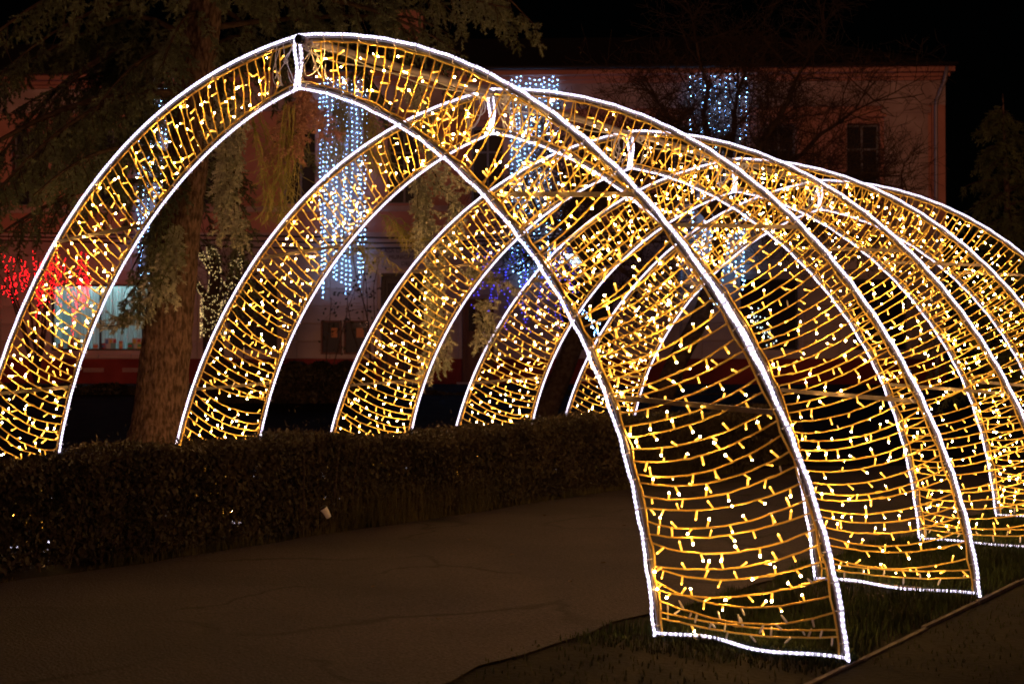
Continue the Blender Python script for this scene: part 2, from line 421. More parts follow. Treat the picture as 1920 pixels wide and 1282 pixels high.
for ai, (ax, ay, ar) in enumerate(ARCH):
    rnd = random.Random(100 + ai)
    A = empty('light_arch', (ax, ay, 0.0), ar)
    tag(A, ARCH_LABEL[ai], 'light arch', 'golden light arches over the path')
    loc_cam = Matrix.Rotation(-ar, 3, 'Z') @ (Vector(CAM) - Vector((ax, ay, 0)))
    # steel frame
    for s in (1, -1):
        for nm, cv in (('outer_tube', TUBE_O), ('inner_tube', TUBE_I)):
            P = sample(cv, np.linspace(0, 1, 60))
            mb = MB(); mb.tube(np.stack([s * P[:, 0], 0 * P[:, 0], P[:, 1]], 1), 0.0130, 8)
            mb.build(nm, M['steel'], A, smooth=True)
        for nm, cv in (('outer_rope_light', ROPE_O), ('inner_rope_light', ROPE_I)):
            mb = MB(); mb.tube(rope_pts(cv, s, rnd, -0.014, amp=0.003), 0.0096 if 'outer' in nm else 0.0084, 6)
            mb.build(nm, M['rope'], A, smooth=True, along=True)
        for nm, cv in (('outer_header_wire', HEAD_O), ('inner_header_wire', HEAD_I)):
            mb = MB(); mb.tube(rope_pts(cv, s, rnd, -0.004, step=0.08, amp=0.006), 0.0065, 5)
            mb.build(nm, M['wire'], A, smooth=True)
        # cross bars
        for (xa, za), (xb, zb) in (((2.65, 2.49), (1.66, 2.56)), ((3.49, 1.27), (2.52, 1.335))):
            mb = MB()
            v0, v1 = Vector((s * xa, 0, za)), Vector((s * xb, 0, zb))
            d = (v1 - v0).normalized(); w = d.cross(Vector((0, 1, 0))).normalized() * 0.014; t = Vector((0, 0.012, 0))
            q8 = [v0 - w - t, v1 - w - t, v1 + w - t, v0 + w - t, v0 - w + t, v1 - w + t, v1 + w + t, v0 + w + t]
            mb._add(q8, [(0, 3, 2, 1), (4, 5, 6, 7), (0, 1, 5, 4), (1, 2, 6, 5), (2, 3, 7, 6), (3, 0, 4, 7)])
            mb.build('cross_bar', M['bar'], A)
        # foot: rope light lying on the ground between the two legs
        k = 26; t = np.linspace(0, 1, k)
        x0, x1 = 2.772, 3.909
        dip = 0.03 * np.sin(t * math.pi * 2.1 + ai) * np.sin(t * math.pi)
        P = np.stack([s * (x0 + (x1 - x0) * t), -0.014 + dip + 0.03 * np.sin(t * 9 + ai) * np.sin(t * math.pi), 0.022 + 0.012 * np.sin(t * 7) * np.sin(t * math.pi)], 1)
        mb = MB(); mb.tube(P, 0.0085, 6)
        mb.build('foot_rope_light', M['rope'], A, smooth=True, along=True)
        mb = MB(); mb.tube([(s * 2.80, 0.02, 0.012), (s * 3.88, 0.02, 0.012)], 0.012, 6)
        mb.build('foot_bar', M['steel'], A)
    # apex post, its rope lights and tangle
    mb = MB(); mb.tube([(0, 0, 3.40), (0, 0, 3.74)], 0.019, 8)
    mb.build('apex_post', M['steel'], A)
    for dx in (-0.024, 0.020):
        z = np.linspace(3.385, 3.75, 12)
        mb = MB(); mb.tube(np.stack([dx + 0.008 * np.sin(z * 19 + dx * 90), -0.024 + 0.006 * np.cos(z * 23), z], 1), 0.0110, 6)
        mb.build('apex_rope_light', M['rope'], A, smooth=True, along=True)
    mb = MB()
    for k in range(11):
        sx = rnd.choice((-1, 1)); x = sx * rnd.uniform(0.04, 0.22)
        z0 = 3.73 - abs(x) * 0.16; z1 = rnd.uniform(3.38, 3.6)
        t = np.linspace(0, 1, 9); ph = rnd.uniform(0, 6)
        P = np.stack([x * (1 - t) + sx * rnd.uniform(0.03, 0.3) * t + 0.02 * np.sin(t * 7 + ph), -0.02 + 0.03 * np.sin(t * 5 + ph), z0 + (z1 - z0) * np.sin(t * 2.4)], 1)
        mb.tube(P, 0.0042, 4)
    tag(mb.build('feed_wires', M['white_wire'], A, smooth=True), kind='stuff')
    mb = MB()
    for k in range(3):
        c = np.array([0.10 + 0.012 * k, -0.03 - 0.006 * k, 3.665]); a = np.linspace(0, 2 * math.pi, 14)
        mb.tube(np.stack([c[0] + 0.028 * np.cos(a), c[1] + 0.008 * np.sin(2 * a), c[2] + 0.028 * np.sin(a)], 1), 0.005, 4, cap=False)
    mb.build('wire_coil', M['white_wire'], A, smooth=True)
    # ridge tube to the next arch
    if ai < 4:
        nx, ny, nr = ARCH[ai + 1]
        e = Matrix.Rotation(-ar, 3, 'Z') @ (Vector((nx, ny, 0)) - Vector((ax, ay, 0)))
        mb = MB(); mb.tube([(0.055, -0.05, 3.715), (e.x + 0.03, e.y - 0.07, 3.715)], 0.030, 12)
        rt = mb.build('ridge_tube', M['ridge'], A, smooth=True)
        if ai == 0:
            mb = MB(); mb.tube([(0.055, -0.085, 3.715), (0.055, -0.051, 3.715)], 0.033, 14)
            mb.build('end_cap', M['black'], rt)
        mb = MB()
        for k in range(2):
            t = np.linspace(0, 1, 24)
            P = np.stack([0.055 + (e.x - 0.03) * t + 0.02 * np.sin(t * 9 + k * 2), -0.05 + e.y * t, 3.675 - 0.025 * k + 0.02 * np.sin(t * 13 + k * 3)], 1)
            mb.tube(P, 0.006, 4)
        tag(mb.build('feed_cable', M['white_wire'], rt, smooth=True), kind='stuff')
    # cable ties round rope and tube
    mb = MB()
    for s in (1, -1):
        for ca, cb in ((ROPE_O, TUBE_O), (ROPE_I, TUBE_I)):
            k = int(ca[1][-1] / 0.16)
            for fr in (np.arange(k) + 0.5) / k:
                fr = min(0.995, max(0.005, fr + rnd.uniform(-0.006, 0.006)))
                a2, b2 = sample(ca, fr), sample(cb, fr)
                c = (a2 + b2) / 2; d2 = (b2 - a2) / np.linalg.norm(b2 - a2)
                L_ = np.linalg.norm(b2 - a2) / 2 + 0.0135
                an_ = np.linspace(0, 2 * math.pi, 9)
                P = np.stack([s * (c[0] + d2[0] * L_ * np.cos(an_)), -0.007 + 0.022 * np.sin(an_), c[1] + d2[1] * L_ * np.cos(an_)], 1)
                mb.tube(P, 0.0035, 3, cap=False)
    tag(mb.build('cable_ties', M['tie'], A), kind='stuff')

    # strings of lamps
    bulbs = []                                   # (distance, string object, matrix, lit)
    for s in (1, -1):
        prev = None
        for k in range(NSTR):
            u = 0.012 + (k + 0.3) / NSTR * 0.965
            uo = min(0.992, max(0.004, u + rnd.gauss(0, 0.0012)))
            ui = min(0.992, max(0.004, u - 0.014 * min(1.0, u * 6) + rnd.gauss(0, 0.0015)))
            if rnd.random() < 0.04: ui = min(0.992, max(0.004, ui + rnd.choice((-1, 1)) * rnd.uniform(0.008, 0.02)))
            if rnd.random() < 0.03: uo = min(0.992, uo + rnd.uniform(0.006, 0.016))
            o2, i2 = sample(HEAD_O, uo), sample(HEAD_I, ui)
            if k == 0: o2[1] += 0.03; i2[1] += 0.03
            L = np.linalg.norm(o2 - i2)
            hor = abs(o2[0] - i2[0]) / L
            sag = L * max(0.012, rnd.gauss(0.058 if u > 0.25 else 0.078, 0.010)) * hor ** 1.3
            if k < 2: sag *= 0.4
            n = max(8, int(L / 0.05))
            t = np.linspace(0, 1, n)
            skew = t ** (1 + rnd.uniform(-0.15, 0.15))
            X = i2[0] + (o2[0] - i2[0]) * t; Z = i2[1] + (o2[1] - i2[1]) * t
            kink = np.array([rnd.gauss(0, 0.0014) for _ in range(n)]); kink[0] = kink[-1] = 0
            Zs = np.maximum(Z - sag * 4 * skew * (1 - skew) + kink, 0.02)
            Xs = X + np.array([rnd.gauss(0, 0.0035) for _ in range(n)]) * (1 - hor)
            bow = rnd.gauss(0, 0.012)
            Ys = -0.004 + bow * np.sin(t * math.pi) + np.array([rnd.gauss(0, 0.003) for _ in range(n)])
            P = np.stack([s * Xs, Ys, Zs], 1)
            off = (ai == 0 and s == 1 and k < 3) or (ai > 0 and s == 1 and k < 1)
            mb = MB()
            mb.tube(P, 0.0054, 5)
            if L > 0.5 and rnd.random() < 0.22:      # moulded joint in the cable
                j = rnd.randrange(2, n - 3)
                mb.tube([P[j], P[j] * 0.5 + P[j + 1] * 0.5, P[j + 1]], [0.007, 0.0105, 0.007], 5)
            so = mb.build('light_string', M['wire'], A, smooth=True)
            # lamps along it
            arc = np.concatenate([[0], np.cumsum(np.linalg.norm(np.diff(P, axis=0), axis=1))])
            x = rnd.uniform(0.03, 0.09); side = rnd.choice((-1, 1))
            while x < arc[-1] - 0.03:
                p = np.array([np.interp(x, arc, P[:, c]) for c in range(3)])
                j = min(n - 2, max(0, int(np.searchsorted(arc, x)) - 1))
                T = Vector(P[j + 1] - P[j]).normalized()
                nrm = Vector((0, 1, 0)).cross(T).normalized()
                a_ = rnd.gauss(0, 0.75)
                d = (nrm * side * math.cos(a_) + Vector((0, 1, 0)) * math.sin(a_) + T * rnd.gauss(0, 0.35)).normalized()
                if rnd.random() < 0.75: side = -side
                q_ = d.to_track_quat('Z', 'Y').to_matrix()
                sc = rnd.uniform(0.88, 1.12)
                lit = not (off and rnd.random() < 0.85) and rnd.random() > 0.02
                dist = (Vector(p) - loc_cam).length
                bulbs.append((dist, so, p, np.array(q_) * sc, q_, sc, (2 if rnd.random() < .48 else 1) if lit else 0))
                x += rnd.uniform(0.088, 0.150)
    bulbs.sort(key=lambda e: e[0])
    nind = 300 if ai < 3 else 0
    for dist, so, p, q3, q_, sc, lit in bulbs[:nind]:
        o = bpy.data.objects.new('bulb', (BULB_OFF, BULB, BULB_DIM)[lit])
        o.matrix_local = Matrix.Translation(Vector(p)) @ q_.to_4x4() @ Matrix.Scale(sc, 4)
        link(o, so)
    mb = MB()
    for dist, so, p, q3, q_, sc, lit in bulbs[nind:]:
        b0 = len(mb.v)
        vs = BVn @ q3.T + p
        mb.v.extend(map(tuple, vs.tolist())); mb.t.extend([0.0] * len(vs))
        mb.f.extend([tuple(b0 + i for i in f) for f in BF])
        mb.m.extend([((2, 2), (0, 1), (0, 3))[lit][b] for b in BM])
    tag(mb.build('bulbs', [M['stem'], M['tip'], M['tip_off'], M['tip_dim']], A, smooth=True), kind='stuff')

# ------------------------------------------------------------------ building
PHI = -YAW - math.radians(2.75)
FZ = 40.0
horizon_v = 641 + F_PX * math.tan(PITCH)
F0 = at(960, horizon_v, FZ)
B = empty('building', (F0[0], F0[1], 0.0), PHI)
tag(B, 'long two storey terracotta building with white pilasters behind the trees', 'building')
BE = np.array([math.cos(PHI), math.sin(PHI), 0]); BN = np.array([-math.sin(PHI), math.cos(PHI), 0])
def fp(u, v, off=0.0):
    """facade-local (x, z) of a point seen at pixel (u, v), off metres in front of the wall"""
    d = FW + (u - 960) / F_PX * RT - (v - 641) / F_PX * UP
    o = np.array([F0[0], F0[1], 0]) - BN * off
    t = np.dot(o - CAM, BN) / np.dot(d, BN)
    p = CAM + d * t - np.array([F0[0], F0[1], 0])
    return float(np.dot(p, BE)), float(p[2])
def frect(u0, v0, u1, v1):
    x0, z1 = fp(u0, (v0)); x1, _ = fp(u1, v0); _, z0 = fp((u0 + u1) / 2, v1); _, z1 = fp((u0 + u1) / 2, v0)
    return x0, x1, z0, z1

XL = fp(-420, 400)[0]; XR = fp(1768, 400)[0]
ZT = fp(960, 133)[1]                       # top of the cornice
ZG = 0.7
ZP = 1.58                                  # top of the plinth
ZF = 5.15                                  # string course between the storeys
ZFR = fp(960, 205)[1]                      # underside of the frieze
up_win = []
for k in range(-2, 5):
    P_ = 290 + 352 * k
    for du in (115, 272):
        uc = P_ + du
        if -330 < uc < 1680:
            x, _ = fp(uc, 300)
            up_win.append((x - 0.47, x + 0.47, fp(960, 381)[1], fp(960, 238)[1]))
lit_r = frect(95, 533, 322, 657)
dark_r = [frect(1388, 523, 1497, 656), frect(1052, 523, 1150, 656), frect(1600, 523, 1700, 656), frect(430, 523, 520, 656), frect(-130, 523, -20, 656)]
door_r = [(*fp(714, 600)[:1], fp(803, 600)[0], 0.9, fp(760, 512)[1]), (fp(866, 600)[0], fp(926, 600)[0], 0.9, fp(890, 560)[1])]
openings = up_win + [lit_r] + dark_r + [tuple(d) for d in door_r]

def wall_with_holes(x0, x1, z0, z1, holes, y0, y1, mb):
    xs = sorted({x0, x1, *[h[0] for h in holes if x0 < h[0] < x1], *[h[1] for h in holes if x0 < h[1] < x1]})
    zs = sorted({z0, z1, *[h[2] for h in holes if z0 < h[2] < z1], *[h[3] for h in holes if z0 < h[3] < z1]})
    for i in range(len(xs) - 1):
        run = None
        for j in range(len(zs) - 1):
            cx, cz = (xs[i] + xs[i + 1]) / 2, (zs[j] + zs[j + 1]) / 2
            hole = any(h[0] < cx < h[1] and h[2] < cz < h[3] for h in holes)
            if not hole:
                if run is None: run = zs[j]
            if hole or j == len(zs) - 2:
                if run is not None:
                    mb.box(xs[i], xs[i + 1], y0, y1, run, zs[j] if hole else zs[j + 1]); run = None
mb = MB(); wall_with_holes(XL, XR, ZP, ZF, openings, 0.0, 0.45, mb)
gw = mb.build('ground_floor_wall', M['slab'], B)
mb = MB(); wall_with_holes(XL, XR, ZF, ZT - 0.1, openings, 0.0, 0.45, mb)
uw = mb.build('upper_wall', M['wall'], B)
mb = MB(); mb.box(XR - 0.45, XR, 0.45, 11, ZG, ZT - 0.1); mb.box(XL, XR, 10.6, 11, ZG, ZT - 0.1); mb.box(XL, XL + 0.4, 0.45, 10.6, ZG, ZT - 0.1)
mb.build('side_wall', M['wall'], B)
# black sheets stand for the darkness inside
mb = MB(); mb.box(XL + .4, XR - .45, 3.0, 3.1, ZG, ZT - 0.2); mb.box(XL + .4, XR - .45, 0.45, 3.0, ZF - 0.15, ZF); mb.build('dark_backing', M['black'], B)
mb = MB(); wall_with_holes(XL, XR + 0.04, ZG - 0.6, ZP, [tuple(d) for d in door_r], -0.06, 0.449, mb)
pl = mb.build('plinth', M['plinth'], B)
# stone slabs of the ground floor, each a piece
sw, sh = 0.97, 0.505
nx = int((XR - XL) / sw); nz = int((ZF - ZP) / sh)
sw = (XR - XL) / nx; sh = (ZF - ZP) / nz
slab_me = {}
rs = random.Random(3)
def slab(x0, x1, z0, z1):
    w, h = round(x1 - x0 - 0.022, 3), round(z1 - z0 - 0.022, 3)
    if w < 0.06 or h < 0.06: return
    if (w, h) not in slab_me:
        mb = MB(); c = 0.012
        mb._add([(-w/2, 0, -h/2), (w/2, 0, -h/2), (w/2, 0, h/2), (-w/2, 0, h/2), (-w/2+c, -.028, -h/2+c), (w/2-c, -.028, -h/2+c), (w/2-c, -.028, h/2-c), (-w/2+c, -.028, h/2-c)],
                [(4, 5, 6, 7), (0, 1, 5, 4), (1, 2, 6, 5), (2, 3, 7, 6), (3, 0, 4, 7)])
        slab_me[(w, h)] = mb.mesh('stone_slab', M['slab'])
    o = bpy.data.objects.new('stone_slab', slab_me[(w, h)])
    o.location = ((x0 + x1) / 2, -0.001 - rs.uniform(0, 0.006), (z0 + z1) / 2)
    link(o, gw)
for i in range(nx):
    x0, x1 = XL + i * sw, XL + (i + 1) * sw
    if x1 < fp(-60, 500)[0]: continue
    for j in range(nz):
        z0, z1 = ZP + j * sh, ZP + (j + 1) * sh
        parts = [(x0, x1, z0, z1)]
        for h in [lit_r] + dark_r + [tuple(d) for d in door_r]:
            hx0, hx1, hz0, hz1 = h[0] - .09, h[1] + .09, h[2] - .09, h[3] + .09
            nxt = []
            for (a, b2, c, d) in parts:
                if b2 <= hx0 or a >= hx1 or d <= hz0 or c >= hz1: nxt.append((a, b2, c, d)); continue
                if a < hx0: nxt.append((a, hx0, c, d))
                if b2 > hx1: nxt.append((hx1, b2, c, d))
                m0, m1 = max(a, hx0), min(b2, hx1)
                if c < hz0: nxt.append((m0, m1, c, hz0))
                if d > hz1: nxt.append((m0, m1, hz1, d))
            parts = nxt
        for p_ in parts: slab(*p_)
# string course, sill course, frieze and cornice
mb = MB(); mb.box(XL, XR + .05, -0.10, -0.001, ZF - 0.10, ZF + 0.12); mb.box(XL, XR + .07, -0.14, -0.1005, ZF + 0.04, ZF + 0.10); mb.build('string_course', M['trim'], B)
zs_ = fp(960, 381)[1]
mb = MB(); mb.box(XL, XR + .03, -0.07, -0.0015, zs_ - 0.22, zs_ - 0.06); mb.build('sill_course', M['trim'], B)
fr = MB(); fr.box(XL, XR + .06, -0.09, -0.002, ZFR, ZT - 0.42)
fr.build('frieze', M['trim'], B)
mb = MB()
for (y, z0, z1) in ((-0.16, ZT - 0.419, ZT - 0.33), (-0.26, ZT - 0.329, ZT - 0.22), (-0.42, ZT - 0.219, ZT - 0.06), (-0.50, ZT - 0.059, ZT)):
    mb.box(XL, XR - y * .6, y, 0.44, z0, z1)
mb.build('cornice', M['wall'], B)
mb = MB()
mb._add([(XL, -.46, ZT + .01), (XR + .28, -.46, ZT + .01), (XR + .28, 11.4, ZT + .01), (XL, 11.4, ZT + .01), (XL, 5.4, ZT + 2.2), (XR - 4, 5.4, ZT + 2.2)],
        [(0, 1, 5, 4), (1, 2, 5), (2, 3, 4, 5), (3, 0, 4), (3, 2, 1, 0)])
rf = mb.build('roof', M['roof'], B)
mb = MB(); mb.box(fp(700, 0)[0], fp(760, 0)[0], 4.6, 5.3, ZT + 1.5, ZT + 3.0); mb.build('chimney', M['wall'], rf)
# pilasters
for k in range(-2, 5):
    x, _ = fp(290 + 352 * k, 300)
    if x < XL + 1: continue
    mb = MB(); mb.box(x - 0.62, x + 0.62, -0.085, -0.003, ZF + 0.121, ZFR - 0.001)
    mb.box(x - 0.70, x + 0.70, -0.12, -0.086, ZFR - 0.22, ZFR - 0.06)
    mb.build('pilaster', M['trim'], B)
mb = MB(); mb.box(XR - 0.32, XR + .05, -0.10, -0.002, ZF + .121, ZFR - .001); mb.build('pilaster', M['wall'], B)
# downpipe at the corner
mb = MB()
P = [(fp(1768, 150)[0], -0.46, ZT - 0.10), (fp(1764, 160)[0], -0.42, ZT - 0.5), (fp(1753, 188)[0], -0.2, ZFR + .12), (fp(1752, 200)[0], -0.17, ZFR - .1)] + [(fp(1752, 200)[0], -0.17, z) for z in np.linspace(ZFR - .4, ZG, 8)]
mb.tube(P, 0.055, 8); mb.build('downpipe', M['pipe'], B, smooth=True)
mb = MB()
mb.tube([(XL, -0.55, ZT - 0.03), (XR + .3, -0.55, ZT - 0.03)], 0.05, 8); mb.build('gutter', M['dark_frame'], rf, smooth=True)
xq = fp(1276, 600)[0]
mb = MB(); mb.tube([(xq, -0.10, 5.0), (xq, -0.10, ZG)], 0.045, 8); mb.build('downpipe', M['pipe'], B, smooth=True)

def window(r, fm, glass, bars_v=(0.5,), bars_h=(0.68,), parent=B, surround=None, depth=0.16):
    x0, x1, z0, z1 = r
    w, h = x1 - x0, z1 - z0
    ft = 0.055
    mb = MB()
    mb.box(x0, x0 + ft, depth, depth + .07, z0, z1); mb.box(x1 - ft, x1, depth, depth + .07, z0, z1)
    mb.box(x0 + ft, x1 - ft, depth, depth + .07, z0, z0 + ft); mb.box(x0 + ft, x1 - ft, depth, depth + .07, z1 - ft, z1)
    vx = [x0 + w * b for b in bars_v]; hzs = [z0 + h * b for b in bars_h]
    for x in vx: mb.box(x - .03, x + .03, depth + .004, depth + .066, z0 + ft, z1 - ft)
    for z in hzs:
        ed = [x0 + ft] + [e for x in vx for e in (x - .03, x + .03)] + [x1 - ft]
        for a in range(0, len(ed), 2): mb.box(ed[a], ed[a + 1], depth + .006, depth + .064, z - .028, z + .028)
    wo_ = mb.build('window', fm, parent)
    ex = [x0 + ft] + [e for x in vx for e in (x - .03, x + .03)] + [x1 - ft]
    ez = [z0 + ft] + [e for z in hzs for e in (z - .028, z + .028)] + [z1 - ft]
    for a in range(0, len(ex), 2):
        for c in range(0, len(ez), 2):
            mb = MB(); mb.box(ex[a], ex[a + 1], depth + .028, depth + .034, ez[c], ez[c + 1]); mb.build('pane', glass, wo_)
    if surround:
        mb = MB(); t = 0.13
        mb.box(x0 - t, x0 - .002, -.05, -.0025, z0, z1 + t); mb.box(x1 + .002, x1 + t, -.05, -.0025, z0, z1 + t); mb.box(x0 - .002, x1 + .002, -.049, -.0025, z1 + .002, z1 + t)
        mb.box(x0 - t - .05, x1 + t + .05, -.12, -.051, z1 + t + .06, z1 + t + .15)
        mb.build('surround', surround, wo_)
        mb = MB(); mb.box(x0 - .16, x1 + .16, -.13, .15, z0 - .059, z0 - .001); mb.build('sill', surround, wo_)
    return wo_
for r in up_win:
    if r[1] > fp(-80, 300)[0]:
        window(r, M['wframe'], M['dglass'], surround=M['wall'])
for r in dark_r:
    window(r, M['dark_frame'], M['dglass'], bars_v=(0.5,), bars_h=())
lw = window(lit_r, M['dark_frame'], M['glass'], bars_v=(0.40, 0.80), bars_h=(), depth=0.10)
# lit room behind the shop window
x0, x1, z0, z1 = lit_r
mb = MB()
mb.box(x0 - .3, x1 + .3, 1.7, 1.75, z0 - .1, z1 + .35); mb.box(x0 - .3, x1 + .3, 0.452, 1.7, z1 + .3, z1 + .35); mb.box(x0 - .3, x1 + .3, 0.452, 1.7, z0 - .1, z0 - .05)
mb.box(x0 - .35, x0 - .3, 0.452, 1.7, z0 - .1, z1 + .35); mb.box(x1 + .3, x1 + .35, 0.452, 1.7, z0 - .1, z1 + .35)
rm = mb.build('room', M['room'], B)
for yy in (0.75, 1.35):
    mb = MB(); mb.box(x0 + .1, x1 - .1, yy, yy + 0.10, z1 + .20, z1 + .26); mb.build('ceiling_lamp', M['tube'], rm)
mb = MB(); mb.box(x0, x1, 0.20, 0.44, z0 - .001, z0 + .03); mb.build('display_shelf', M['room'], lw)
ns = 34
for k in range(ns):
    xc = x0 + 0.40 + (x1 - x0 - .4) * (k + .5) / ns
    mb = MB(); a = math.radians(62 + 9 * math.sin(k * 2.3)); dx, dy = 0.048 * math.cos(a), 0.048 * math.sin(a)
    mb._add([(xc - dx, .56 - dy, z0 + .06), (xc + dx, .56 + dy, z0 + .06), (xc + dx, .56 + dy, z1 + .1), (xc - dx, .56 - dy, z1 + .1),
             (xc - dx + .003, .562 - dy, z0 + .06), (xc + dx + .003, .562 + dy, z0 + .06), (xc + dx + .003, .562 + dy, z1 + .1), (xc - dx + .003, .562 - dy, z1 + .1)],
            [(0, 1, 2, 3), (7, 6, 5, 4), (0, 3, 7, 4), (1, 5, 6, 2), (0, 4, 5, 1), (3, 2, 6, 7)])
    mb.build('blind_slat', M['blind'], lw)
def on_facade(o, x, y, z):
    p = np.array([F0[0], F0[1], 0]) + BE * x + BN * y
    o.location = (p[0], p[1], z); o.rotation_euler = (0, 0, PHI)
    return o
rb = random.Random(8)
cols = [(.6, .25, .1), (.1, .45, .2), (.65, .55, .15), (.15, .3, .6), (.6, .6, .55), (.5, .1, .12), (.2, .5, .5)]
cmats = [mat('cover_%d' % i, c, .6) for i, c in enumerate(cols)]
for k in range(13):
    xx = x0 + 0.14 + k * (x1 - x0 - .2) / 13 + rb.uniform(-.02, .02)
    w, h = rb.uniform(.10, .17), rb.uniform(.16, .26)
    mb = MB(); mb.box(0, w, 0, .022, 0, h); mb.box(.006, w + .002, .003, .019, .003, h - .003, 1)
    mb.box(.012, w - .012, -.0015, -.0003, h * .35, h * .7, 2)
    o = mb.build('booklet', [cmats[k % 7], M['paper'], cmats[(k * 3 + 2) % 7]]); on_facade(o, xx, .25, z0 + .03)
    tag(o, 'small booklet propped on the shelf of the lit window', 'booklet', 'booklets in the lit window')
for k, (uu, ww, lb) in enumerate(((188, .36, 'wide open picture brochure left of the tree trunk in the lit window'), (240, .40, 'picture brochure with a blue corner beside the trunk in the lit window'), (122, .30, 'open picture brochure at the left end of the lit window'))):
    xx = fp(uu, 640)[0]
    mb = MB(); mb.box(0, ww, 0, .012, 0, .34)
    for q_ in range(3): mb.box(.03 + q_ * ww / 3, .03 + q_ * ww / 3 + ww / 4.2, -.002, -.0004, .17, .30, 1 + (q_ + k) % 3)
    o = mb.build('brochure', [M['paper'], cmats[3], cmats[2], cmats[5]]); on_facade(o, xx, .36, z0 + .03); tag(o, lb, 'brochure')
# doors
for k, (dx0, dx1, dz0, dz1) in enumerate(door_r):
    mb = MB()
    t = .10
    mb.box(dx0, dx0 + t, .12, .25, dz0, dz1); mb.box(dx1 - t, dx1, .12, .25, dz0, dz1); mb.box(dx0 + t, dx1 - t, .12, .25, dz1 - t, dz1)
    cxx = (dx0 + dx1) / 2
    mb.box(dx0 + t, cxx - .008, .19, .24, dz0, dz1 - t); mb.box(cxx + .008, dx1 - t, .19, .24, dz0, dz1 - t)
    dd = mb.build('door', M['wood'] if k else M['dark_frame'], B)
    for s0, s1 in ((dx0 + t, cxx - .008), (cxx + .008, dx1 - t)):
        for a, c in ((.08, .30), (.36, .58), (.64, .94)):
            z_a, z_c = dz0 + (dz1 - t - dz0) * a, dz0 + (dz1 - t - dz0) * c
            gl_ = a > .6
            mb = MB(); mb.box(s0 + .08, s1 - .08, .165, .1895, z_a, z_c); mb.build('pane' if gl_ else 'door_panel', M['dglass'] if gl_ else M['wood'], dd)
    mb = MB(); mb.box(cxx + .03, cxx + .06, .12, .165, dz0 + 1.0, dz0 + 1.25); mb.build('handle', M['pipe'], dd)
    mb = MB(); mb.box(dx0 - .12, dx1 + .12, -.4, .1, ZG - .1, dz0 - .002); mb.build('door_step', M['slab'], dd)
# name board
x0, x1, z0, z1 = frect(716, 461, 806, 502)
sg = MB(); sg.box(0, x1 - x0, -.05, 0, 0, z1 - z0)
so = sg.build('name_board', M['signplate']); on_facade(so, x0, -.035, z0)
tag(so, 'pale name board with dark capitals above the doorway', 'sign')
for ln, (txt, sz) in enumerate((('CASA DE CULTURĂ', .17), ('MUNICIPALĂ', .17), ('DEJ', .17))):
    td = bpy.data.curves.new('lettering', 'FONT'); td.body = txt; td.size = sz; td.align_x = 'CENTER'; td.extrude = .004
    td.materials.append(M['letter'])
    tmp = bpy.data.objects.new('lettering_curve', td); col.objects.link(tmp)
    bpy.context.view_layer.update()
    lme = bpy.data.meshes.new_from_object(tmp.evaluated_get(bpy.context.evaluated_depsgraph_get()))
    bpy.data.objects.remove(tmp)
    to = bpy.data.objects.new('lettering', lme); link(to, so)
    to.location = ((x1 - x0) / 2, -.055, (z1 - z0) - .20 - ln * .19); to.rotation_euler = (math.pi / 2, 0, 0)
# poster cases
for k, (a, b2) in enumerate(((603, 641), (646, 692))):
    x0, x1, z0, z1 = frect(a, 601, b2, 664)
    c = empty('poster_case'); on_facade(c, x0, -.035, z0)
    w, h = x1 - x0, z1 - z0
    mb = MB(); mb.box(0, .05, -.1, 0, 0, h); mb.box(w - .05, w, -.1, 0, 0, h); mb.box(.05, w - .05, -.1, 0, 0, .05); mb.box(.05, w - .05, -.1, 0, h - .05, h); mb.build('frame', M['wood'], c)
    mb = MB(); mb.box(.05, w - .05, -.03, -.001, .05, h - .05); mb.build('backboard', M['black'], c)
    mb = MB(); mb.box(w * .5, w * .8, -.034, -.031, h * .5, h * .78); mb.build('notice', cmats[0], c)
    mb = MB(); mb.box(.05, w - .05, -.08, -.077, .05, h - .05); mb.build('pane', M['glass'], c)
    tag(c, ('narrow dark poster case on the wall, left one of the pair' if k == 0 else 'wide dark poster case with an orange notice, right one of the pair'), 'poster case')
# air vents in the plinth
for u in (178, 251):
    x0, x1, z0, z1 = frect(u - 20, 689, u + 18, 697)
    mb = MB()
    for q_ in range(4): mb.box(0, x1 - x0, -.02, 0, q_ * (z1 - z0) / 4, q_ * (z1 - z0) / 4 + .016)
    o = mb.build('vent_grille', M['slab'], B); o.location = (x0, -.062, z0)
# lit sign in the dark window and white lamp streaks
x0, x1, z0, z1 = frect(1058, 477, 1100, 503)
c = empty('lit_sign'); on_facade(c, x0, -.2, z0)
mb = MB(); mb.box(0, x1 - x0, .02, .12, 0, z1 - z0); mb.build('casing', M['wframe'], c)
for q_, (a, b2) in enumerate(((.62, .98), (.30, .55), (.05, .22))):
    mb = MB(); mb.box(.05 + .12 * q_, (x1 - x0) - .03 - .08 * q_, 0.0, .019, (z1 - z0) * a, (z1 - z0) * b2); mb.build('light_bar', M['led_lamp'], c)
tag(c, 'small glowing white sign on the wall behind the fourth arch', 'sign')

# cables strung along the facade
for k, (va, vb, ln) in enumerate(((428, 433, 'upper'), (437, 441, 'middle'), (446, 452, 'lowest'))):
    pa, pb = at(-120, va, 38.5), at(1300, vb, 37.6)
    t = np.linspace(0, 1, 40)
    P = pa[None] + (pb - pa)[None] * t[:, None]; P[:, 2] -= 0.22 * np.sin(t * math.pi) + 0.03 * np.sin(t * 11 + k)
    mb = MB(); mb.tube(P, 0.022, 4)
    tag(mb.build('overhead_cable', M['cable'], smooth=True), '%s of the three black cables strung along the facade' % ln, 'cable')

